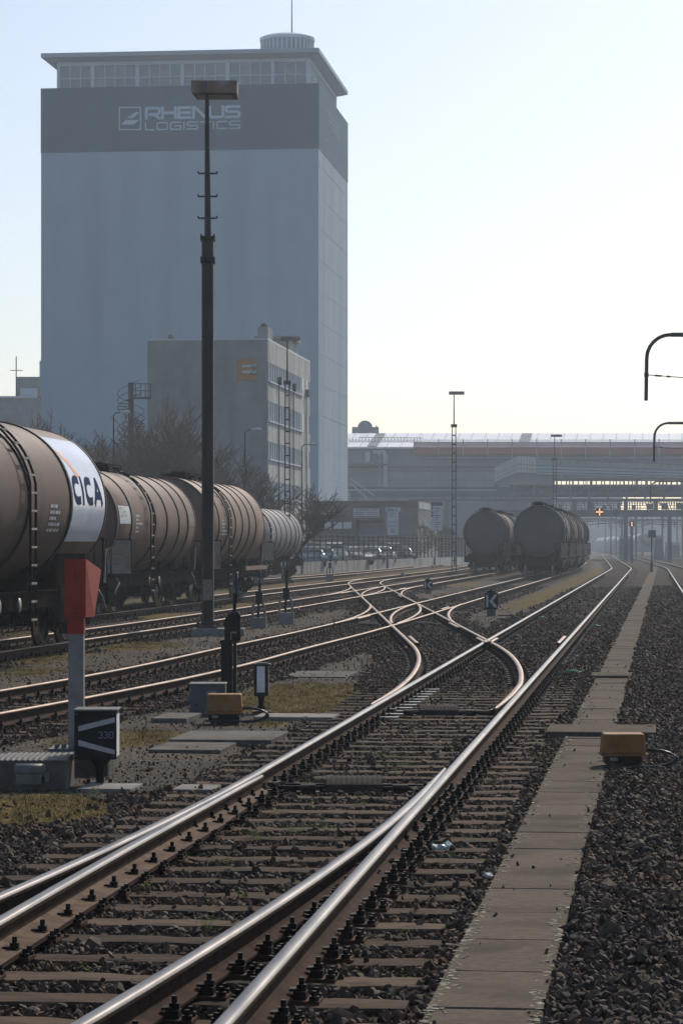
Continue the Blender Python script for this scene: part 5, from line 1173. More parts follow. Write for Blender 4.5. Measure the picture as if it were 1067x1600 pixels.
b.lathe((cx,c.y,zt_-.6), (0,0,1), [(0,0),(0,R_),(.35,R_),(.6,R_*.8),(.6,0)], n, 1, False); b.build('roof_drum', [M['glassb'], M['wframe']], t)
b = MB(); b.tube([(ax(456,c.y),c.y,zt_-.1),(ax(456,c.y),c.y,zt_+5.5)], [.09,.05], 6); b.build('antenna', M['mast'], t)
# lettering on the front
def front(px, py): return fr.p(-(Wd*(498-px)/(498-65)), 0, az(py,Y1)+.0)
def fline(px, py, k=0):   # exact point on the front plane for a photo pixel
    a = (px-CX)/F; tt = (fr.o.x - a*fr.o.y)/(fr.u.x*-1 + a*fr.u.y)*1.0; q = fr.o + fr.u*tt; z = CH+(HY-py)*q.y/F; return Vector((q.x,q.y,z)) - fr.v*.05
def fbox(b, p): b.add([fline(*q) for q in p], [tuple(range(len(p)))])
p0 = fline(227,187); p1 = fline(376,187); hgt = (187-167)*p0.y/F
b = MB(); text_mesh(b, 'RHENUS', (p1-p0).length, fline(227,167).z-p0.z, .30, plane_fn(p0, fr.u, (0,0,1), .0, (0,0,0)), 0, gap=.25)
p0 = fline(227,204); p1 = fline(376,204); text_mesh(b, 'LOGISTICS', (p1-p0).length, fline(227,191).z-p0.z, .15, plane_fn(p0, fr.u, (0,0,1), .0, (0,0,0)), 0, gap=.32)
b.build('lettering', M['tower_letter'], t)
b = MB()
for q in ([(186,167),(221,167),(221,169),(186,169)],[(186,201.5),(221,201.5),(221,203.5),(186,203.5)],[(186,169),(188,169),(188,201.5),(186,201.5)],[(219,169),(221,169),(221,201.5),(219,201.5)],
          [(190,194.5),(210,194.5),(218,187.5),(197,187.5)],[(199,184.5),(209,184.5),(218.5,175.5),(212,175.5)]): fbox(b, q)
b.build('emblem', M['tower_letter'], t)
# same lettering on the side
sd = Fr(fr.o.x, fr.o.y); vdir = fr.v
def sfn(v0, z0): return lambda u, v, k: fr.p(.05, v0+u, z0+v)
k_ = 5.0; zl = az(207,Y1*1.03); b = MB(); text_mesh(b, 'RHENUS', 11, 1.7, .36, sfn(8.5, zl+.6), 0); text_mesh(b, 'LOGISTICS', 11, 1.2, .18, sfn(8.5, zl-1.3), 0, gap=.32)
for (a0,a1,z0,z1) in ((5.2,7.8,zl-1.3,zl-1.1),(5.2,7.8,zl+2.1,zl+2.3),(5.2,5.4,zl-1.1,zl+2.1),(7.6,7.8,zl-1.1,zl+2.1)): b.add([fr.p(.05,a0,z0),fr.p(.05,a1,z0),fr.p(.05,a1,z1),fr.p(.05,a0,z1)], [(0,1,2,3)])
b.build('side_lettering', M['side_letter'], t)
# ---- grey office block
Y1 = 200; fr = Fr(ax(417,Y1), Y1); Wd = .0438*Y1; Dp = .1237*Y1; zT = az(531,Y1)
t = empty('office_block', tuple(fr.p(-Wd/2,0,0)), 'four-storey stained grey concrete block with an orange E sign, in front of the tower', 'office building', rz=-TH)
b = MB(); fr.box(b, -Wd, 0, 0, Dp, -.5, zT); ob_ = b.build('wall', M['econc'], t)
b = MB(); fr.box(b, -Wd-.08, .08, -.08, Dp+.08, zT, zT+.12); b.build('parapet', M['wframe'], t)
def EP(px, py): # side face point for pixel
    a = (px-CX)/F; tt = (a*fr.o.y-fr.o.x)/(fr.v.x - a*fr.v.y); q = fr.o + fr.v*tt; return tt, CH+(HY-py)*q.y/F
fl = [(az(566,Y1), az(594,Y1)), (az(627,Y1), az(656,Y1)), (az(690,Y1), az(716,Y1)), (az(752,Y1), az(776,Y1))]
side = MB(); zprev = zT-.02
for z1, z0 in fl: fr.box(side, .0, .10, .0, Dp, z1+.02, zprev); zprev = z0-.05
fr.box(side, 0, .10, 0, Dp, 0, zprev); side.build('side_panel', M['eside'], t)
for fi, (z1, z0) in enumerate(fl):
    v = .25
    while v < Dp-1.6:
        if v < Dp*.76:
            b = MB(); fr.box(b, .02, .05, v+.08, v+1.05, z0, z1); wn = b.build('window', M['glassb'], t)
            b = MB(); fr.box(b, .03, .14, v-.08, v+.08, z0-.04, z1+.02); b.build('frame', M['wframe'], wn); v += 1.24
        else:
            if fi < 2 or True:
                b = MB(); fr.box(b, .101, .13, v+.5, v+1.1, z0-.1, z1-.0); b.build('window', M['glassb'], t)
                b = MB(); fr.box(b, .0, .10, v-.25, v+2.4, z0-.06, z1+.02)
                b.build('wall_pier', M['eside'], t)
            v += 2.55
    b = MB(); fr.box(b, .10, .22, 0, Dp*.78, z0-.12, z0-.04); b.build('sill', M['wframe'], t)
for v in (5.2, 13.5, 21.5):
    b = MB(); fr.box(b, .16, .24, v-.04, v+.04, .2, zT-3.0); fr.box(b, .14, .4, v-.14, v+.14, zT-3.0, zT-2.4); b.build('downpipe', M['mast'], t)
b = MB(); fr.box(b, -Wd+.6, -.4, 1, Dp-1, zT+.12, zT+.16); fr.box(b, -.75, .0, .6, 3.0, zT+.12, zT+1.0); b.build('roof_house', M['econc'], t)
b = MB(); c = fr.p(-.35, 1.0, zT+1.0); b.lathe(c, (0,0,1), [(0,.25),(.15,.25),(.3,.12),(.3,0)], 12); c = fr.p(-Wd+1.55,.9,zT+.1); b.lathe(c, (0,0,1), [(0,.2),(.25,.22),(.42,.12),(.44,0)], 12); b.build('roof_vent', M['conc'], t)
b = MB(); c = fr.p(-2.2,9,0); fr.box(b, -3.3, -.9, 19, 24, zT+.1, zT+1.5); fr.box(b, -3.6, -.6, 18.6, 24.4, zT+1.5, zT+1.7); b.build('roof_cabin', M['econc'], t)
def fl2(px, py, d=.03):
    a = (px-CX)/F; tt = (fr.o.x - a*fr.o.y)/(-fr.u.x + a*fr.u.y); q = fr.o + fr.u*tt; return Vector((q.x,q.y,CH+(HY-py)*q.y/F)) - fr.v*d
b = MB(); P = [fl2(371,594),fl2(402,594),fl2(402,561.5),fl2(371,561.5)]; Q = [p+fr.v*.03 for p in P]; b.add(P+Q, [(0,1,2,3),(0,4,5,1),(1,5,6,2),(2,6,7,3),(3,7,4,0)]); so = b.build('orange_sign', M['orangesign'] if 'orangesign' in M else M['orange'], t)
b = MB()
for q in ([(378,571),(400,569),(400,573),(378,574)],[(378,580),(400,578),(400,583),(378,583)]): b.add([fl2(*k, .04) for k in q], [(3,2,1,0)])
b.build('sign_bars', M['tower_letter'], so)
b = MB()
sq = [fl2(*k,.07) for k in [(392,574),(395,571),(399,573),(398,577),(393,582),(391,585),(400,585)]]
for p_, q_ in zip(sq, sq[1:]): b.bar(p_, q_, .05)
b.build('sign_squiggle', M['steelg'], so)
b = MB(); b.add([fl2(*k,.034) for k in [(376,566),(400,566),(400,568),(378,569),(378,576),(392,576),(392,578),(378,579),(378,585),(400,586),(400,589),(376,589)]], [tuple(range(12))]); 
# ---- long low hall behind the trees
Y1 = 203; fr2 = Fr(ax(231,Y1), Y1)
t = empty('low_hall', (ax(170,Y1), Y1, 0), 'long low hall with a pale roof edge, behind the bare trees', 'hall')
b = MB(); fr2.box(b, -10.5, -.1, 2, 14, -.3, az(698,Y1)); b.build('wall', M['econc'], t); b = MB(); fr2.box(b, -10.8, .0, 1.8, 14, az(698,Y1), az(692,Y1)); b.build('roof_edge', M['tower'], t)
# ---- left far small buildings
Y1 = 340; t = empty('flat_roofed_building', (ax(30,Y1), Y1, 0), 'small flat-roofed building with a rooftop block at the far left edge beside the tower', 'building')
b = MB(); b.box(ax(-70,Y1), ax(70,Y1), Y1, Y1+12, -.3, az(622,Y1)); b.build('wall', M['econc'], t)
b = MB(); b.box(ax(-70,Y1)-.2, ax(58,Y1), Y1-.2, Y1+12, az(622,Y1), az(619,Y1)); b.build('roof_edge', M['wframe'], t)
b = MB(); b.box(ax(25,Y1), ax(62,Y1), Y1+1, Y1+9, az(619,Y1), az(588,Y1)); b.box(ax(31,Y1), ax(58,Y1), Y1+.8, Y1+1, az(618,Y1), az(606,Y1), 1); b.build('rooftop_block', [M['econc'], M['wframe']], t)
b = MB(); b.box(ax(59.5,Y1), ax(75,Y1), Y1+2, Y1+10, az(619,Y1), az(562,Y1)); b.build('stair_tower', M['tower'], t)
b = MB(); 
for i in range(6): b.box(ax(2+9*i,Y1), ax(8+9*i,Y1), Y1-.03, Y1, az(648,Y1), az(634,Y1))
b.build('window', M['glassb'], t)
b = MB(); x = ax(24.5,Y1); b.tube([(x,Y1+1,az(619,Y1)),(x,Y1+1,az(556,Y1))], .07, 5); b.tube([(x-.7,Y1+1,az(578,Y1)),(x+.8,Y1+1,az(578,Y1))], .05, 5); b.build('antenna', M['mast'], t)
# ---- spiral stair
Ys = 198; x = ax(205,Ys); t = empty('spiral_staircase', (x,Ys,0), 'dark spiral staircase with a landing, left of the grey office block among the trees', 'staircase')
z1 = az(598,Ys); b = MB(); b.tube([(x,Ys,0),(x,Ys,z1)], .2, 8); b.build('pole', M['mast'], t)
b = MB(); n = 62
for i in range(n):
    a = i*.5; z = .3+(z1-1.0)*i/n; b.ob((x+.48*math.cos(a), Ys+.48*math.sin(a), z), (.92,.28,.05), a)
b.build('tread', M['mast'], t)
b = MB()
for k in (0,.5,1.0):
    b.tube([(x+.96*math.cos(i*.25),Ys+.96*math.sin(i*.25), .3+(z1-1.0)*i/(2*n)+k) for i in range(2*n+1)], .025, 4)
b.build('handrail', M['mast'], t)
b = MB(); b.box(x, ax(236,Ys), Ys-.4, Ys+.6, z1-1.15, z1-1.05)
for zz in (z1-.6,z1-.1): b.tube([(x,Ys-.4,zz),(ax(236,Ys),Ys-.4,zz)], .03, 4)
for k in range(5): xx = x+(ax(236,Ys)-x)*k/4; b.tube([(xx,Ys-.4,z1-1.1),(xx,Ys-.4,z1-.1)], .03, 4)
b.build('landing', M['mast'], t)
# ---- fence on low wall
A = Vector((ax(440,183), 183, 0)); B = Vector((ax(735,281), 281, 0)); d = (B-A).normalized(); nrm = Vector((d.y,-d.x,0)); Lw = (B-A).length
t = empty('concrete_wall', tuple((A+B)/2), 'low pale stained concrete wall below the mesh fence, behind the farthest track', 'wall')
b = MB(); b.bar(A+Vector((0,0,.34)), B+Vector((0,0,.34)), .3, .95); b.build('wall_body', M['wallc'], t)
b = MB(); 
for u in (.44,.72,.86): p = A+d*Lw*u; b.ob(p+nrm*.18+Vector((0,0,.45)), (.35,.2,.8), math.atan2(d.y,d.x))
b.build('drain_channel', M['dark'], t)
t = empty('mesh_fence', tuple(A+(B-A)*.5+Vector((0,0,.8))), 'dark slatted metal fence standing on the low concrete wall in front of the parked cars', 'fence')
n = 42
for i in range(n+1):
    p = A+d*Lw*i/n; b = MB(); b.bar(p+Vector((0,0,.82)), p+Vector((0,0,2.78)), .10); b.build('fence_post', M['mast'], t)
b = MB()
for z in (2.74,2.45,2.2,1.95,1.7,1.45,1.2,.95): b.bar(A+Vector((0,0,z)), B+Vector((0,0,z)), .03, .045)
for i in range(n*9):
    p = A+d*Lw*(i+.5)/(n*9); b.bar(p+Vector((0,0,.85)), p+Vector((0,0,2.74)), .012)
b.build('fence_mesh', M['mast'], t)
# ---- gate building with signs
Y1 = 272; fr = Fr(ax(653,Y1), Y1); zT = az(782.5,Y1); x0 = ax(486,Y1*1.004); Wd = (fr.o.x-x0)/math.cos(TH)
t = empty('gate_building', tuple(fr.p(-Wd/2,0,0)), 'low dark gatehouse with white sign boards and four pale windows, behind the fence', 'gatehouse', rz=-TH)
z1 = az(795,Y1); z2 = az(812,Y1); u = lambda px: (ax(px,Y1)-fr.o.x)/math.cos(TH)
b = MB(); fr.box(b, -Wd, 0, 0, .3, z1, zT-.15); fr.box(b, -Wd, 0, -.1, 14.0, zT-.15, zT); b.build('roof', M['gate'], t)
b = MB(); fr.box(b, -Wd, u(600), .05, .3, z2, z1); fr.box(b, -Wd, u(553), .3, 10, 0, az(831,Y1)); fr.box(b, -Wd, u(490), .1, 10, 0, z1); fr.box(b, u(549), u(555), .1, 3, 0, z2+.05); fr.box(b, -Wd, u(600), 10, 10.3, 0, z1); fr.box(b, -Wd, u(549), .2, .4, az(830,Y1), az(826,Y1)); fr.box(b, -Wd, u(549), .2, .4, az(815,Y1), z2); b.build('front_wall', M['gate'], t)
b = MB(); fr.box(b, u(600), 0, 0, 14.0, -.2, z1+.02); fr.box(b, -.1, .0, .0, 14.0, z1, zT-.15); b.build('block_wall', M['block'], t)
for a0, a1 in ((492,498),(505,517),(521,534),(536,549)):
    b = MB(); fr.box(b, u(a0), u(a1), .22, .26, az(828,Y1), az(815.5,Y1)); b.build('window', M['bright'], t)
    b = MB(); fr.box(b, u(a1), u(a1)+.14, .18, .3, az(829,Y1), az(814,Y1)); b.build('mullion', M['gate'], t)
b = MB(); fr.box(b, u(556), u(598), 3, 3.2, 0, az(816,Y1)); b.build('roller_door', M['tower'], t)
def sign(a0, a1, p0, p1, name='sign_board', mat='sgn', off=-.08): 
    b = MB(); fr.box(b, u(a0), u(a1), off, off+.05, az(p1,Y1), az(p0,Y1)); return b.build(name, M[mat], t)
def marks(par, rows, a0, a1, mat, hpx=1.2):
    b = MB()
    for py, l0, l1 in rows: fr.box(b, u(a0+(a1-a0)*l0), u(a0+(a1-a0)*l1), -.10, -.085, az(py+hpx/2,Y1), az(py-hpx/2,Y1))
    b.build('sign_print', M[mat], par)
s1 = sign(500.5,525,797,803.5); marks(s1, [(800.5,.2,.9)], 500.5, 525, 'bluep'); s2 = sign(552,592.5,794,808.5); marks(s2, [(796.5,.05,.6)], 552, 592.5, 'grey'); marks(s2, [(807,.02,.98),(796,.66,.95)], 552, 592.5, 'redcap', 1.0); marks(s2, [(800.5,.05,.45),(803.5,.05,.4),(800.5,.5,.95),(803.5,.5,.95)], 552, 592.5, 'bluep', .9)
sign(540,545,802.5,806.5,'small_red_sign','redsign'); s3 = sign(602,626,792.5,799,'name_board','sgn')
b = MB(); GLx = plane_fn(fr.p(u(605), -.09, az(798.2,Y1)), fr.u, (0,0,1), .0, (0,0,0)); text_mesh(b, 'Silo 3', 1.0, (798.2-793.5)*Y1/F, .05, GLx, 0, gap=.3); b.build('lettering', M['dark'], s3)
s4 = sign(605,622.5,799.5,836,'directory_board','sgn'); marks(s4, [(802,.2,.8),(806,.2,.6),(815.5,.1,.9),(822,.1,.25),(822,.35,.7),(822,.8,.9)], 605, 622.5, 'bluep', 1.0)
b = MB(); tp = [(613.5,825.5),(610,832),(617,832)]; b.add([fr.p(u(a),-.10,az(c,Y1)) for a, c in tp]+[fr.p(u(a),-.10,az(c,Y1)) for a, c in [(613.5,827.5),(611.5,831),(615.5,831)]], [(0,1,4,3),(1,2,5,4),(2,0,3,5)]); b.build('warning_triangle', M['redcap'], s4)
# side wing and its windows
b = MB(); fr.box(b, 0, .12, 0, 23.6, zT-.75, zT-.1); fr.box(b, 0, .1, 0, 23.6, 0, 2.9); b.build('side_wall', M['eside'], t)
b = MB(); fr.box(b, -6, -.0, 14.0, 23.6, 0, zT-.2); b.build('rear_wing', M['block'], t)
for v in np.arange(.6, 22.5, 1.6): b = MB(); fr.box(b, .02, .05, v, v+1.0, 2.95, zT-.8); b.build('window', M['glassb'], t)
# freestanding white sign board
Y = 265; t = empty('notice_board', (ax(682,Y),Y,0), 'tall white freestanding notice board with red symbols, right of the gatehouse', 'notice board')
b = MB(); b.box(ax(672.5,Y),ax(691,Y),Y,Y+.08,az(829,Y),az(785,Y)); b.build('board', M['sgn2'], t)
b = MB(); b.tube([(ax(674,Y),Y+.15,0),(ax(674,Y),Y+.15,4.5)],.06,6); b.tube([(ax(689,Y),Y+.15,0),(ax(689,Y),Y+.15,4.5)],.06,6); b.build('pole', M['mast'], t)
b = MB(); b.box(ax(672.5,Y),ax(691,Y),Y-.02,Y-.005,az(790,Y),az(785,Y)); b.build('blue_strip', M['bluep'], t)
b = MB()
for py in (794,800.5,806): b.lathe((ax(675,Y),Y-.0,az(py,Y)), (0,-1,0), [(.0,0),(.02,.11),(.02,0)], 14)
b.build('red_symbol', M['redcap'], t)
b = MB()
for k in range(9): b.box(ax(679,Y),ax(688-(k%3)*2,Y),Y-.02,Y-.003,az(795+k*3.6,Y),az(794+k*3.6,Y))
b.build('text_line', M['grey'], t)
# shrubs behind the fence
def leafcloud(b, c, r, n, s_, seed, mi=0):
    q = np.random.default_rng(seed)
    for _ in range(n):
        p = q.normal(size=3); p /= np.linalg.norm(p); p *= q.uniform(.4,1)**.5*np.array(r)*(1+.18*math.sin(3*p[0]+seed)); p += np.array(c); a, e = q.uniform(0,6.28), q.uniform(-1,1)
        d1 = np.array([math.cos(a),math.sin(a),e*.5])*s_; d2 = np.array([-math.sin(a)*.3,math.cos(a)*.3,q.uniform(.3,1)])*s_
        b.add([tuple(p-d1*.5),tuple(p+d2*.4),tuple(p+d1*.5),tuple(p-d2*.4)], [(0,1,2,3)], mi)
for i, (px, rx, lab) in enumerate(((662,1.3,'pale grey-green shrub left of the notice board'),(695,1.0,'pale grey-green shrub right of the notice board'))):
    Y = 269; t = empty('shrub', (ax(px,Y),Y,0), lab, 'shrub', 'shrubs beside the notice board'); b = MB(); leafcloud(b, (ax(px,Y),Y,2.6), (rx,1,1.5), 900, .22, i+3); b.build('crown', M['shrub'], t)
    b = MB(); b.tube([(ax(px,Y),Y,0),(ax(px,Y)+.1,Y,1.5),(ax(px,Y),Y,3)], [.08,.05,.02], 6); b.build('trunk', M['bark'], t)
# ---- parking ground and cars
b = MB(); b.add([tuple(A+nrm*-.2+Vector((0,0,.42))), tuple(B+nrm*-.2+Vector((0,0,.42))), tuple(B+nrm*-14-d*10+Vector((0,0,.42))), tuple(A+nrm*-16+Vector((0,0,.42)))], [(0,1,2,3)]); tag(b.build('parking_ground', M['asph'], loc=tuple(A)), kind='structure')
def car_mesh(kind=0):
    root = empty('parked_car', (0,0,0)); L, W_, H_ = 4.2, 1.76, (1.48,1.46,1.82)[kind]
    prof = {0:[(-2.1,.35),(-2.12,.62),(-1.95,.78),(-1.05,.92),(-.45,1.36),(.2,H_),(1.35,H_-.04),(1.85,1.05),(2.08,.92),(2.12,.4)],
            1:[(-2.1,.35),(-2.1,.66),(-1.9,.8),(-.9,.95),(-.3,1.38),(.3,H_),(1.7,H_-.08),(2.0,1.0),(2.1,.9),(2.1,.4)],
            2:[(-2.1,.4),(-2.15,.8),(-1.9,1.0),(-1.2,1.12),(-.75,1.66),(-.1,H_),(1.9,H_-.05),(2.05,1.1),(2.12,1.0),(2.12,.45)]}[kind]
    b = MB(); secs = []; n = len(prof)
    def wdt(z): return W_/2*(1 if z < .95 else 1-.26*(z-.95)/(H_-.95))
    for s_ in (-1, 1):
        secs.append([(s_*wdt(z), y, z) for y, z in prof])
    V = secs[0]+secs[1]; b.add(V, [(i,(i+1)%n,n+(i+1)%n,n+i) for i in range(n)]+[tuple(range(n)),tuple(range(n,2*n))[::-1]], 0)
    body = b.build('body', M['carpaint'], root, local=True, bevel=.05)
    g = MB(); i0, i1 = 3, 5
    def quad(ya,za,yb,zb,k=.86,o=.012): g.add([(-wdt(za)*k,ya,za),(wdt(za)*k,ya,za),(wdt(zb)*k,yb,zb),(-wdt(zb)*k,yb,zb)], [(0,1,2,3)])
    dn = Vector((0,-1,1)).normalized()*.015
    a_, c_ = prof[3], prof[5] if kind != 9 else prof[5]
    m1, m2 = prof[4], prof[5]
    g.add([(-wdt(a_[1])*.88,a_[0]+.12-.02,a_[1]+.10),(wdt(a_[1])*.88,a_[0]+.12-.02,a_[1]+.10),(wdt(m1[1])*.88,m1[0]-.03,m1[1]+.02),(-wdt(m1[1])*.88,m1[0]-.03,m1[1]+.02)], [(0,1,2,3)])
    r1, r2 = prof[6], prof[7]
    g.add([(-wdt(r1[1])*.86,r1[0]+.04,r1[1]-.04),(wdt(r1[1])*.86,r1[0]+.04,r1[1]-.04),(wdt(r2[1])*.88,r2[0]+.01,r2[1]+.03),(-wdt(r2[1])*.88,r2[0]+.01,r2[1]+.03)], [(0,1,2,3)])
    for s_ in (-1, 1):
        z0, z1 = a_[1]+.06, H_-.14
        g.add([(s_*(wdt(z0)+.006),a_[0]+.35,z0),(s_*(wdt(z0)+.006),r2[0]-.1,z0),(s_*(wdt(z1)+.006),r1[0]-.1,z1),(s_*(wdt(z1)+.006),m2[0]-.1,z1)], [(0,1,2,3)])
    g.build('windows', M['carglass'], root, local=True)
    for y in (-1.3, 1.3):
        for s_ in (-1, 1):
            q = MB(); q.lathe((s_*(W_/2-.2), y, .32), (s_,0,0), [(0,0),(0,.32),(.2,.32),(.21,.27),(.19,.2)], 20, 0); q.lathe((s_*(W_/2-.2), y, .32), (s_,0,0), [(.19,.2),(.2,.0)], 20, 1); q.build('wheel', [M['rub'], M['galv']], root, local=True)
    for s_ in (-1, 1):
        q = MB(); q.ob((s_*.66,-2.08,.7),(.32,.08,.14)); q.build('headlight', M['headl'], root, local=True)
        q = MB(); q.ob((s_*.72,2.08,.85),(.22,.08,.16)); q.build('rear_light', M['redcap'], root, local=True)
        q = MB(); q.ob((s_*(W_/2+.06),-.75,1.0),(.16,.1,.12)); q.build('mirror', M['carpaint'], root, local=True)
    return root
def car(px, Ydist, rz, kind, paint, label):
    o = car_mesh(kind)
    for c in o.children:
        for k, m_ in enumerate(c.data.materials):
            if m_ == M['carpaint']: c.data.materials[k] = M[paint]
    o.location = (ax(px,Ydist), Ydist, .42); o.rotation_euler.z = R(rz); tag(o, label, 'car', 'cars parked behind the fence')
for nm, c in (('p_blue',(.10,.22,.30)),('p_silver',(.38,.39,.41)),('p_dark',(.03,.035,.04)),('p_white',(.62,.63,.64)),('p_teal',(.12,.28,.30)),('p_grey',(.16,.17,.18))):
    M[nm] = pmat(nm+'_car_paint', c, [x*.9 for x in c], 2, .18, .3)
car(484, 199, 12, 0, 'p_blue', 'leftmost parked car, dark blue with a sun glint on its bonnet')
car(502, 204, 10, 0, 'p_teal', 'teal hatchback parked second from the left behind the fence')
car(520, 209, 8, 2, 'p_white', 'tall white van-like car parked third from the left')
car(553, 218, 30, 1, 'p_silver', 'silver car parked in front of the gatehouse door, fourth from the left')
car(577, 226, 14, 1, 'p_grey', 'dark grey car parked fifth from the left behind the fence')
car(596, 232, 12, 0, 'p_silver', 'silver hatchback parked sixth from the left behind the fence')
car(612, 238, 12, 2, 'p_dark', 'tall black car parked under the directory board')
car(626, 243, 12, 1, 'p_dark', 'rightmost parked car, low and dark, behind the fence')
car(493, 216, 10, 2, 'p_dark', 'black tall car parked in the second row, partly hidden behind the teal one')
# ---- street lamps
def street_lamp(px, pt, Y, label, dirx=1):
    x = ax(px,Y); z = az(pt,Y); t = empty('street_lamp', (x,Y,0), label, 'street lamp', 'street lamps behind the wagons'); b = MB(); b.tube([(x,Y,0),(x,Y,z-.15),(x+dirx*.15,Y,z),(x+dirx*.5,Y,z+.03)], [.07,.045,.04,.03], 6); b.build('pole', M['mast'], t)
    b = MB(); b.lathe((x+dirx*.35,Y,z+.03),(dirx,0,.05),[(0,.02),(.15,.08),(.5,.09),(.62,.04),(.63,0)],10); b.build('lamp_head', M['sgn2'], t)
street_lamp(178, 645, 165, 'street lamp left of the spiral staircase, its pale head above the second wagon'); street_lamp(383, 672, 168, 'street lamp just right of the tall mast, in front of the office block'); street_lamp(471.5, 695, 185, 'slim street lamp in front of the far corner of the office block')
# ---- bare trees
def bare_tree(px, Y, ptop, spread, label, seed, lean=0.0, zb=0):
    sparse = lean > 0
    q = random.Random(seed); x = ax(px,Y); H_ = az(ptop,Y); t = empty('bare_tree', (x,Y,zb), label, 'tree', 'bare winter trees behind the wagons'); tr = MB(); cr = MB(); cnt = [0]
    def grow(p, d, L, r, lv):
        k = 3 if lv < 3 else 2; pts = [p.copy()]; rs = [r]; dd = d.copy(); u = p.copy()
        for i in range(k):
            dd = (dd + Vector((q.uniform(-.22,.22), q.uniform(-.22,.22), q.uniform(-.05,.22)))).normalized(); u = u + dd*L/k; pts.append(u.copy()); rs.append(r*(1-.45*(i+1)/k))
        (tr if lv == 0 else cr).tube(pts, rs, 6 if lv < 2 else 3, cap=False)
        cnt[0] += 1
        if lv >= 5 - (sparse and lv > 0): return
        nb = (5,4,4,3,3)[lv]
        for j in range(nb):
            fr_ = (.55 if lv == 0 else .3) + (.7 if lv else .45)*(j+.5)/nb; fr_ = min(fr_, .99); ii = min(int(fr_*k), k-1); pp = pts[ii].lerp(pts[ii+1], fr_*k-ii)
            a = q.uniform(0, 6.28); side = Vector((math.cos(a), math.sin(a), q.uniform(.0,.5))); nd = (dd*q.uniform(.5,1.0) + side*q.uniform(.6,1.0)*spread).normalized()
            grow(pp, nd, L*q.uniform(.55,.78), max(r*.5, .026), lv+1)
        grow(u, dd, L*.7, max(r*.55,.026), lv+1)
    grow(Vector((x,Y,zb)), Vector((lean,0,1)).normalized(), H_*.33, .16, 0)
    tr.build('trunk', M['bark'], t); cr.build('crown', M['bark'], t)
for a in [(-15,175,592,1.2,'bare tree cut by the left picture edge, twigs against the sky',1),(55,172,628,1.1,'bare tree above the nearest wagon, left of the shining panel',2),(110,180,640,1.0,'bare tree standing behind the gap between first and second wagons',3),
          (165,176,655,1.0,'low bare tree behind the front end of the second wagon',4),(235,170,602,1.0,'tall bare tree in front of the spiral staircase and the office block edge',5),(285,176,612,1.0,'tall bare tree left of the tall mast',6),
          (345,172,632,1.0,'bare tree right behind the tall mast',7),(392,178,690,1.1,'bare tree in front of the office block below the orange sign',8),(452,172,712,1.4,'leaning bare tree behind the lattice mast, reaching towards the gatehouse',9,.35)]: bare_tree(*a)
# ---- the long station hall across the tracks
Yh = 385; X0, X1 = ax(520,Yh), ax(1220,Yh)
t = empty('station_hall', ((X0+X1)/2, Yh, 0), 'long dark hall with a pale glazed roof spanning the tracks across the whole background', 'hall')
A_ = lambda px: ax(px,Yh); Z_ = lambda py: az(py,Yh)
b = MB(); b.box(X0, A_(866), Yh, Yh+14, -.3, Z_(700)); b.box(A_(866), X1, Yh, Yh+14, Z_(748), Z_(700)); b.build('wall', M['dkconc'], t)
b = MB(); b.add([(X0,Yh-.6,Z_(699)),(X1,Yh-.6,Z_(699)),(X1,Yh+13,Z_(679)+ .7),(X0,Yh+13,Z_(679)+.7)], [(0,1,2,3)]); b.add([(X0,Yh-.6,Z_(699)-.15),(X1,Yh-.6,Z_(699)-.15),(X1,Yh+13,Z_(679)+.5),(X0,Yh+13,Z_(679)+.5)], [(3,2,1,0)]); b.box(X0,X1,Yh-.7,Yh-.55,Z_(701),Z_(698.5)); b.build('glazed_roof', M['roofl'], t)
b = MB(); sl_ = (Z_(679)+.7-Z_(699))/13.6
for px in range(540, 1210, 21): b.bar((A_(px),Yh-.6,Z_(699)+.04),(A_(px)+1.6,Yh+13,Z_(679)+.76),.12,.08)
b.bar((X0,Yh+6,Z_(699)+sl_*6.6+.05),(X1,Yh+6,Z_(699)+sl_*6.6+.05),.10,.06); b.build('glazing_bar', M['wframe'], t)
b = MB(); b.add([(A_(807),Yh-.62,Z_(698)),(A_(824),Yh-.62,Z_(698)),(A_(824)+1.5,Yh+12,Z_(680)+.72),(A_(807)+1.5,Yh+12,Z_(680)+.72)], [(0,1,2,3)]); b.add([(A_(573),Yh-.62,Z_(698)),(A_(588),Yh-.62,Z_(698)),(A_(588)+1.5,Yh+12,Z_(680)+.72),(A_(573)+1.5,Yh+12,Z_(680)+.72)], [(0,1,2,3)]); b.xf(Matrix.Translation((0,-.05,.06))); b.build('dark_roof_panel', M['dkconc'], t)
b = MB(); b.box(A_(646), X1, Yh-2.3, Yh-.9, Z_(711), Z_(699.5)); b.build('red_netting', M['redmesh'], t); b = MB(); b.box(A_(646), X1, Yh-2.35, Yh-2.3, Z_(699), Z_(691)); b.build('pale_netting', M['pinkmesh'], t)
b = MB()
for i, px in enumerate(range(646, 1220, 38)): b.tube([(A_(px),Yh-2.4,Z_(716)),(A_(px),Yh-2.4,Z_(687))], .07, 5); b.tube([(A_(px),Yh-2.4,Z_(790) if px > 800 else Z_(716)),(A_(px),Yh-2.4,Z_(716))], .045, 4)
b.tube([(A_(646),Yh-2.4,Z_(716)),(X1,Yh-2.4,Z_(716))], .07, 5); b.tube([(A_(560),Yh-1.5,Z_(684)),(A_(660),Yh-1.5,Z_(685))], .05, 4); b.tube([(A_(545),Yh-1.5,Z_(691)),(A_(660),Yh-1.5,Z_(691))], .05, 4)
for px in range(546, 660, 5): b.tube([(A_(px),Yh-1.5,Z_(691)),(A_(px),Yh-1.5,Z_(684))], .035, 4)
b.build('scaffold', M['galv2'], t)
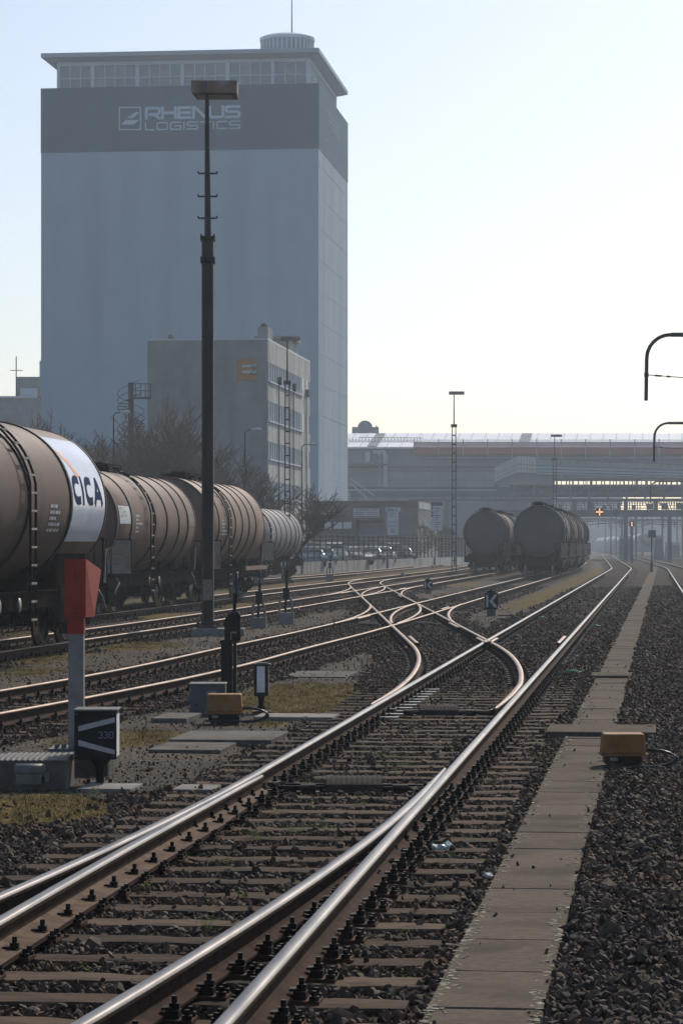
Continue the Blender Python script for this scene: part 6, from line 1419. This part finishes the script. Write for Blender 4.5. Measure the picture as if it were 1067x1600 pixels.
for px in np.arange(606, 860, 10.4):
    if 636 < px < 641: continue
    for (p0, p1) in ((737,749),(751,762)):
        b = MB(); b.box(A_(px), A_(px+8.6), Yh-.04, Yh+.02, Z_(p1), Z_(p0)); b.build('window', M['glassb'], t)
b = MB(); b.box(A_(600), A_(862), Yh-.12, Yh, Z_(737), Z_(735)); b.box(A_(600), A_(862), Yh-.09, Yh, Z_(751), Z_(749.5)); b.box(X0, A_(862), Yh-.25, Yh, Z_(731), Z_(728)); b.build('ledge', M['steelg'], t)
b = MB()
for px in (593, 602): b.tube([(A_(px),Yh-1,Z_(762)),(A_(px),Yh-1,Z_(712)),(A_(px-3),Yh-1,Z_(707)),(A_(px-9),Yh-.5,Z_(707))], [.38,.38,.36,.36] if px == 602 else [.12,.12,.3,.3], 10)
b.build('duct_pipe', M['galv2'], t)
b = MB(); b.box(A_(545), A_(606), Yh-2, Yh, Z_(727.5), Z_(725)); b.build('balcony', M['steelg'], t)
b = MB(); b.box(A_(570),A_(578),Yh-.5,Yh-.1,Z_(722),Z_(706)); b.box(A_(562),A_(598),Yh-.6,Yh-.1,Z_(725),Z_(703)-.0, 1) if False else None; b.build('bright_panel', M['sgn2'], t)
b = MB(); b.box(A_(551), A_(594.5), Yh+18, Yh+26, Z_(700), Z_(658.5)); b.lathe((A_(572),Yh+18.2,Z_(660)), (0,1,0), [(0,0),(0,1.1),(7,1.1),(7,0)], 20); b.tube([(A_(590.5),Yh+19,Z_(660)),(A_(590.5),Yh+19,Z_(655.5))], .1, 6); b.box(A_(536),A_(552),Yh+18,Yh+26,Z_(700),Z_(674)); b.build('roof_plant_room', M['dkconc'], t)
# gallery (inclined glazed bridge) with pale cladding box
Yg = 372; Ag = lambda px: ax(px,Yg); Zg = lambda py: az(py,Yg)
t = empty('inclined_gallery', (Ag(900), Yg, Zg(740)), 'sloping covered footbridge with pale kinked cladding at its left end, below the hall roof', 'footbridge')
def pl(b, pts, y0, y1, mi=0):
    n = len(pts); v = [(Ag(p),y0,Zg(q)) for p, q in pts]+[(Ag(p),y1,Zg(q)) for p, q in pts]; b.add(v, [tuple(range(n))[::-1], tuple(range(n,2*n))]+[(i,(i+1)%n,n+(i+1)%n,n+i) for i in range(n)], mi)
b = MB(); pl(b, [(773,730),(808,713),(808,738),(773,753)], Yg-1.5, Yg+1.5); cb = b.build('cladding_box', M['cladd'], t); b = MB(); pl(b, [(808.1,713),(835.5,715),(835.5,740),(808.1,738)], Yg-1.5, Yg+1.5); b.build('cladding_box', M['cladd2'], t)
b = MB()
for k in range(1, 9): p = 773+35*k/9; s_ = -17*k/9; b.bar((Ag(p),Yg-1.53,Zg(730+s_)),(Ag(p),Yg-1.53,Zg(753-15*k/9)),.05)
for k in range(1, 6): p = 808+27*k/6; b.bar((Ag(p),Yg-1.53,Zg(713+k*.35)),(Ag(p),Yg-1.53,Zg(738+k*.35)),.05)
for f_ in (.5,.78): b.bar((Ag(773),Yg-1.54,Zg(730+23*f_)),(Ag(808),Yg-1.54,Zg(713+25*f_)),.08); b.bar((Ag(808),Yg-1.54,Zg(713+25*f_)),(Ag(835),Yg-1.54,Zg(715+25*f_)),.08)
b.build('panel_joint', M['dkconc'], cb)
b = MB(); pl(b, [(835.6,716.5),(1230,734),(1230,741),(835.6,727.5)], Yg-1.2, Yg+1.2); b.build('gallery_glazing', M['glassb2'] if 'glassb2' in M else M['glassb'], t)
b = MB(); pl(b, [(835.6,727.6),(1230,741.1),(1230,751),(835.6,741)], Yg-1.4, Yg+1.4); b.build('gallery_body', M['tower_slab'], t)
b = MB()
for px in range(848, 1225, 13): f_ = (px-835.6)/394; b.bar((Ag(px),Yg-1.25,Zg(716.5+17.5*f_)),(Ag(px),Yg-1.25,Zg(727.5+13.5*f_)),.07)
for o1, o2 in ((716.5,734),(727.5,741),(733,745),(738,749)): b.bar((Ag(835.6),Yg-1.45,Zg(o1)),(Ag(1230),Yg-1.45,Zg(o2)),.1)
b.build('gallery_frame', M['steelg'], t)
b = MB(); pl(b, [(773,753.2),(808,738.2),(866,741),(866,756),(773,758)], Yg-.5, Yg+2); b.build('support_wall', M['dkconc'], t)
# truss bridge
Yb = 360; Ab = lambda px: ax(px,Yb); Zb = lambda py: az(py,Yb)
t = empty('truss_bridge', (Ab(900), Yb, Zb(780)), 'long dark steel truss bridge crossing above all tracks in front of the hall', 'bridge')
b = MB(); b.box(Ab(868), Ab(1230), Yb-1, Yb+3, Zb(751), Zb(747.5)); b.box(Ab(800), Ab(1230), Yb-1, Yb+3, Zb(760), Zb(757.2)); b.box(Ab(640), Ab(1230), Yb-1, Yb+3, Zb(782.3), Zb(779)); b.box(Ab(490), Ab(1230), Yb-1, Yb-.6, Zb(771.5), Zb(769.5)); b.build('chord', M['steelg'], t)
q = random.Random(5); b = MB(); px = 868
while px < 1230: w_ = q.choice((1.2,1.8,2.5,4)); b.box(Ab(px), Ab(px+w_), Yb-.5, Yb-.3, Zb(757.2), Zb(751)); px += w_+q.choice((3,4,5,6.5))
b.build('window_post', M['steelg'], t)
b = MB(); b.box(Ab(490), Ab(1230), Yb+2, Yb+2.4, Zb(776.5), Zb(760)); b.build('web_plate', M['tower_band2'] if 'tower_band2' in M else M['tower_band'], t)
b = MB()
for i, px in enumerate(range(774, 1230, 29)):
    b.bar((Ab(px),Yb-.9,Zb(759)),(Ab(px),Yb-.9,Zb(780)),.22); up = px > 860
    b.bar((Ab(px),Yb-.85,Zb(778 if up else 759)),(Ab(px+29),Yb-.85,Zb(759 if up else 778)),.16)
for px in range(500, 774, 29): b.bar((Ab(px),Yb-.9,Zb(770)),(Ab(px+29),Yb-.9,Zb(782)),.12); b.bar((Ab(px+29),Yb-.9,Zb(770)),(Ab(px+29),Yb-.9,Zb(782)),.12)
b.build('truss_member', M['steelg'], t)
b = MB(); b.box(Ab(543), Ab(772), Yb-1.1, Yb-.9, Zb(767), Zb(764.5)); 
for px in np.arange(545, 772, 4.6): b.box(Ab(px), Ab(px+3), Yb-1.15, Yb-1.1, Zb(767.2), Zb(765.2), 1)
b.build('handrail_strip', [M['steelg'], M['sgn2']], t)
for px in (541, 698, 858):
    b = MB(); b.box(Ab(px)-.3, Ab(px)+.3, Yb-.4, Yb+.4, -.2, Zb(782)); b.build('pier', M['steelg'], t)
b = MB(); b.box(Ab(490), Ab(548), Yb-2, Yb+6, 0, Zb(770)); b.box(Ab(535),Ab(545),Yb-2,Yb+4,Zb(770),Zb(764)); b.build('pier_block', M['dkconc'], t)
for k in range(2):
    b = MB(); b.bar((Ab(547),Yb-1.6,Zb(748+k*7)),(Ab(585)-k*1.0,Yb-1.6,Zb(775+k*4)),.16); b.build('stair_rail', M['galv2'], t)
# signal gantry: lattice on top, heavy beam below
Yq = 330; Aq = lambda px: ax(px,Yq); Zq = lambda py: az(py,Yq)
t = empty('signal_gantry', (Aq(980), Yq, 0), 'dark signal gantry with lattice railing spanning the tracks, carrying the lit orange cross', 'gantry')
b = MB(); b.box(Aq(740), Aq(1230), Yq, Yq+1.2, Zq(807.5), Zq(796.5)); b.build('beam', M['steelg'], t)
b = MB()
for py in (783.5,786,789.5,794): b.bar((Aq(868),Yq,Zq(py)),(Aq(1230),Yq,Zq(py)),.09)
q = random.Random(2)
for px in np.arange(868, 1230, 4.1): b.bar((Aq(px),Yq,Zq(783.5)),(Aq(px+q.choice((0,0,4.1))),Yq,Zq(789.5 if q.random() < .4 else 797)),.10)
for px in np.arange(872, 1220, 23): b.box(Aq(px),Aq(px+q.uniform(4,13)),Yq+.3,Yq+.4,Zq(796),Zq(q.uniform(785,791)))
for px in (897,920,977,1024): b.bar((Aq(px),Yq,Zq(782)),(Aq(px),Yq,Zq(797)),.45)
b.build('railing', M['steelg'], t)
for px in (977.5, 1046):
    b = MB(); b.box(Aq(px)-.22, Aq(px)+.22, Yq+.2, Yq+.7, -.2, Zq(807)); b.build('post', M['steelg'], t)
b = MB(); [b.ob((Aq(px),Yq-.06,Zq(801.5)), (.75,.04,.75), 0, 0, Matrix.Rotation(R(45),3,'Y')) for px in (909,961)]; b.build('diamond_plate', M['tower_band'], t)
s_ = MB(); x = Aq(936); z = Zq(800); s_.box(x-.42,x+.42,Yq-.18,Yq-.04,z-.42,z+.42); sg = s_.build('signal_box', M['black'], t)
s_ = MB()
for k in (-3,-2,-1,1,2,3): 
    s_.ob((x+k*.12,Yq-.2,z),(.085,.03,.13)); s_.ob((x,Yq-.2,z+k*.12),(.13,.03,.085))
s_.build('cross_lamp', M['lampor'], sg)
# second light signal
Yk = 300; x = ax(986.5,Yk); z = az(819,Yk); t = empty('light_signal', (x,Yk,0), 'light signal on a post with two small orange lights, below the gantry', 'railway signal')
b = MB(); b.box(x-.28,x+.28,Yk,Yk+.2,z-.28,z+.28); b.build('head', M['black'], t); b = MB(); b.ob((x,Yk-.02,z+.12),(.1,.03,.16)); b.ob((x,Yk-.02,z-.12),(.1,.03,.16)); b.build('lamp', M['lampor'], t)
b = MB(); b.box(x-.14,x+.14,Yk+.05,Yk+.2,0,z-.28); b.build('post', M['steelg'], t)
# concrete plinths by the gantry
def plinth(px0, px1, pt, pb, Y, label, name='concrete_plinth', taper=.0, topm=True):
    t = empty(name, (ax((px0+px1)/2,Y),Y,0), label, 'pillar', 'blocks under the gantry'); b = MB(); x0, x1 = ax(px0,Y), ax(px1,Y); z0, z1 = -.1, az(pt,Y); zm = z0+(z1-z0)*.72
    b.add([(x0,Y,z0),(x1,Y,z0),(x1-taper,Y,z1),(x0+taper,Y,z1),(x0,Y+2,z0),(x1,Y+2,z0),(x1-taper,Y+2,z1),(x0+taper,Y+2,z1)], [(0,1,2,3),(4,7,6,5),(0,4,5,1),(1,5,6,2),(2,6,7,3),(3,7,4,0)]); b.build('block', M['dkconc'], t)
    b = MB(); b.box(x0+taper-.05,x1-taper+.05,Y-.1,Y+2.1,z1,z1+.45); b.build('cap', M['eside'], t)
plinth(968, 976, 842, 866, 380, 'left dark pillar with a pale cap, under the gantry beam', taper=.1); plinth(979, 988, 842, 866, 385, 'middle dark pillar with a pale cap, under the gantry beam', taper=.1)
plinth(1022, 1038, 842, 868, 375, 'right dark stepped pillar beyond the blank square sign', taper=.35); plinth(1040, 1062, 852, 866, 420, 'low dark block at the far right behind the tracks', taper=.1)
# far overhead line posts seen through the opening
for i, (px, Y, pt) in enumerate([(954,520,812),(962,560,812),(971,450,808),(985,600,812),(1003,480,808),(1018,640,815),(1034,430,812),(1057,520,812),(1005,720,818),(945,640,818),(1066,400,800),(993,410,812)]):
    x = ax(px,Y); t = empty('overhead_line_mast', (x,Y,0), 'thin distant overhead line mast seen in the haze under the bridge', 'catenary mast', 'distant masts under the bridge'); b = MB(); b.box(x-.14,x+.14,Y-.14,Y+.14,-.2,az(pt,Y)+1.2); b.build('post', M['steelg'], t)
    b = MB(); z = az(pt+6,Y); b.tube([(x,Y,z+.8),(x+2.2,Y,z)], .05, 4); b.tube([(x,Y,z-.6),(x+2.2,Y,z)], .05, 4); b.build('bracket', M['steelg'], t)
b = MB()
for k, (px, py) in enumerate([(900,812),(930,814),(965,811),(1000,813),(1040,810)]):
    b.tube([(ax(px,150*1.0)*2.2,330,az(py,330)),(ax(px,150)*2.2+4,700,az(py,330)+.3)], .03, 4)
w_ = b.build('overhead_wire', M['steelg'], loc=(30,330,9)); tag(w_, 'thin overhead wires running away under the signal gantry', 'wires')
b = MB()
for (p0, p1, py) in ((880,1230,811),(905,1230,813.5),(900,1230,809.5),(930,1230,817)): b.tube([(ax(p0,345),345,az(py,345)),(ax((p0+p1)/2,345),345,az(py,345)-.25),(ax(p1,345),345,az(py,345))], .05, 4)
for px in range(900,1200,17): b.tube([(ax(px,345),345,az(811,345)),(ax(px,345),345,az(811,345)-1.1)], .05, 4)
tag(b.build('cross_span_wire', M['steelg'], loc=(40,345,9)), 'cross-span of wires and droppers just behind the signal gantry beam', 'wires')
# distant pale train
M['train'] = pmat('pale_train', (.42,.42,.42), (.30,.30,.31), .6, .5, 0, coords='World')
def far_train(px0, Y0, px1, Y1, label):
    a = Vector((ax(px0,Y0),Y0,0)); c = Vector((ax(px1,Y1),Y1,0)); t = empty('distant_train', tuple(a), label, 'train', 'distant trains in the haze'); n = 7; d_ = (c-a)/n
    for i in range(n):
        p = a+d_*i; q_ = p+d_*.95; b = MB(); m = (p+q_)/2; L = (q_-p).length; rz = math.atan2(d_.y,d_.x); b.ob(m+Vector((0,0,1.9)), (L,2.8,2.2), rz)
        ro = MB().lathe((-L/2,0,0),(1,0,0),[(0,0),(0,1.4),(L,1.4),(L,0)],16); ro.xf(Matrix.Translation(m+Vector((0,0,2.95))) @ Matrix.Rotation(rz,4,'Z') @ Matrix.Diagonal((1,1,.75,1)))
        b.build('car_body', M['dkconc'], t); ro.build('car_roof', M['train'], t)
far_train(1012, 470, 938, 760, 'long train with pale rounded roofs fading in the haze under the bridge'); far_train(1000, 560, 940, 900, 'second, farther pale train behind it, hardly visible in the haze')
# road crossing beyond
b = MB(); b.box(ax(925,560), ax(1200,560), 560, 572, -.02, .06); tag(b.build('level_crossing', M['conc_l'], loc=(60,560,0)), kind='structure')
# distant town as hazy blocks beyond the bridge
M['far'] = wallmat('far_facade', (.22,.23,.25), (.18,.19,.21))
for i, (x0, x1, Y, h) in enumerate([(20,48,880,13),(52,85,860,16),(88,120,890,12),(125,170,870,17)]):
    t = empty('distant_building', ((x0+x1)/2,Y-20,0), ['first','second','third','fourth'][i]+' hazy grey building from the left, far beyond the bridge opening', 'building', 'hazy buildings on the horizon'); b = MB(); b.box(x0,x1,Y-20,Y-8,-.5,h); b.build('wall', M['far'], t); b = MB(); b.box(x0-.5,x1+.5,Y-20.5,Y-7.5,h,h+.6); b.build('roof', M['dkconc'], t)
    for k in range(int((x1-x0)/4)):
        for z in range(2, int(h)-1, 3): b = MB(); b.box(x0+1+k*4,x0+3+k*4,Y-20.05,Y-20,z,z+1.6); b.build('window', M['glassb'], t)
# ================================================================ HAZE
def make_haze():
    m = bpy.data.materials.new('pale_haze'); m.use_nodes = True; n = m.node_tree.nodes; n.clear()
    o = n.new('ShaderNodeOutputMaterial'); v = n.new('ShaderNodeVolumePrincipled'); v.inputs['Color'].default_value = (.78,.89,1.0,1); v.inputs['Density'].default_value = HAZE_D; v.inputs['Anisotropy'].default_value = .35
    m.node_tree.links.new(v.outputs[0], o.inputs['Volume'])
    b = MB(); b.box(-420, 520, -60, 900, -1.2, 74); h = b.build('haze', m); tag(h, kind='stuff'); h['label'] = 'pale bluish haze filling the air over the yard'; return h
HAZE_D = .00048
make_haze()
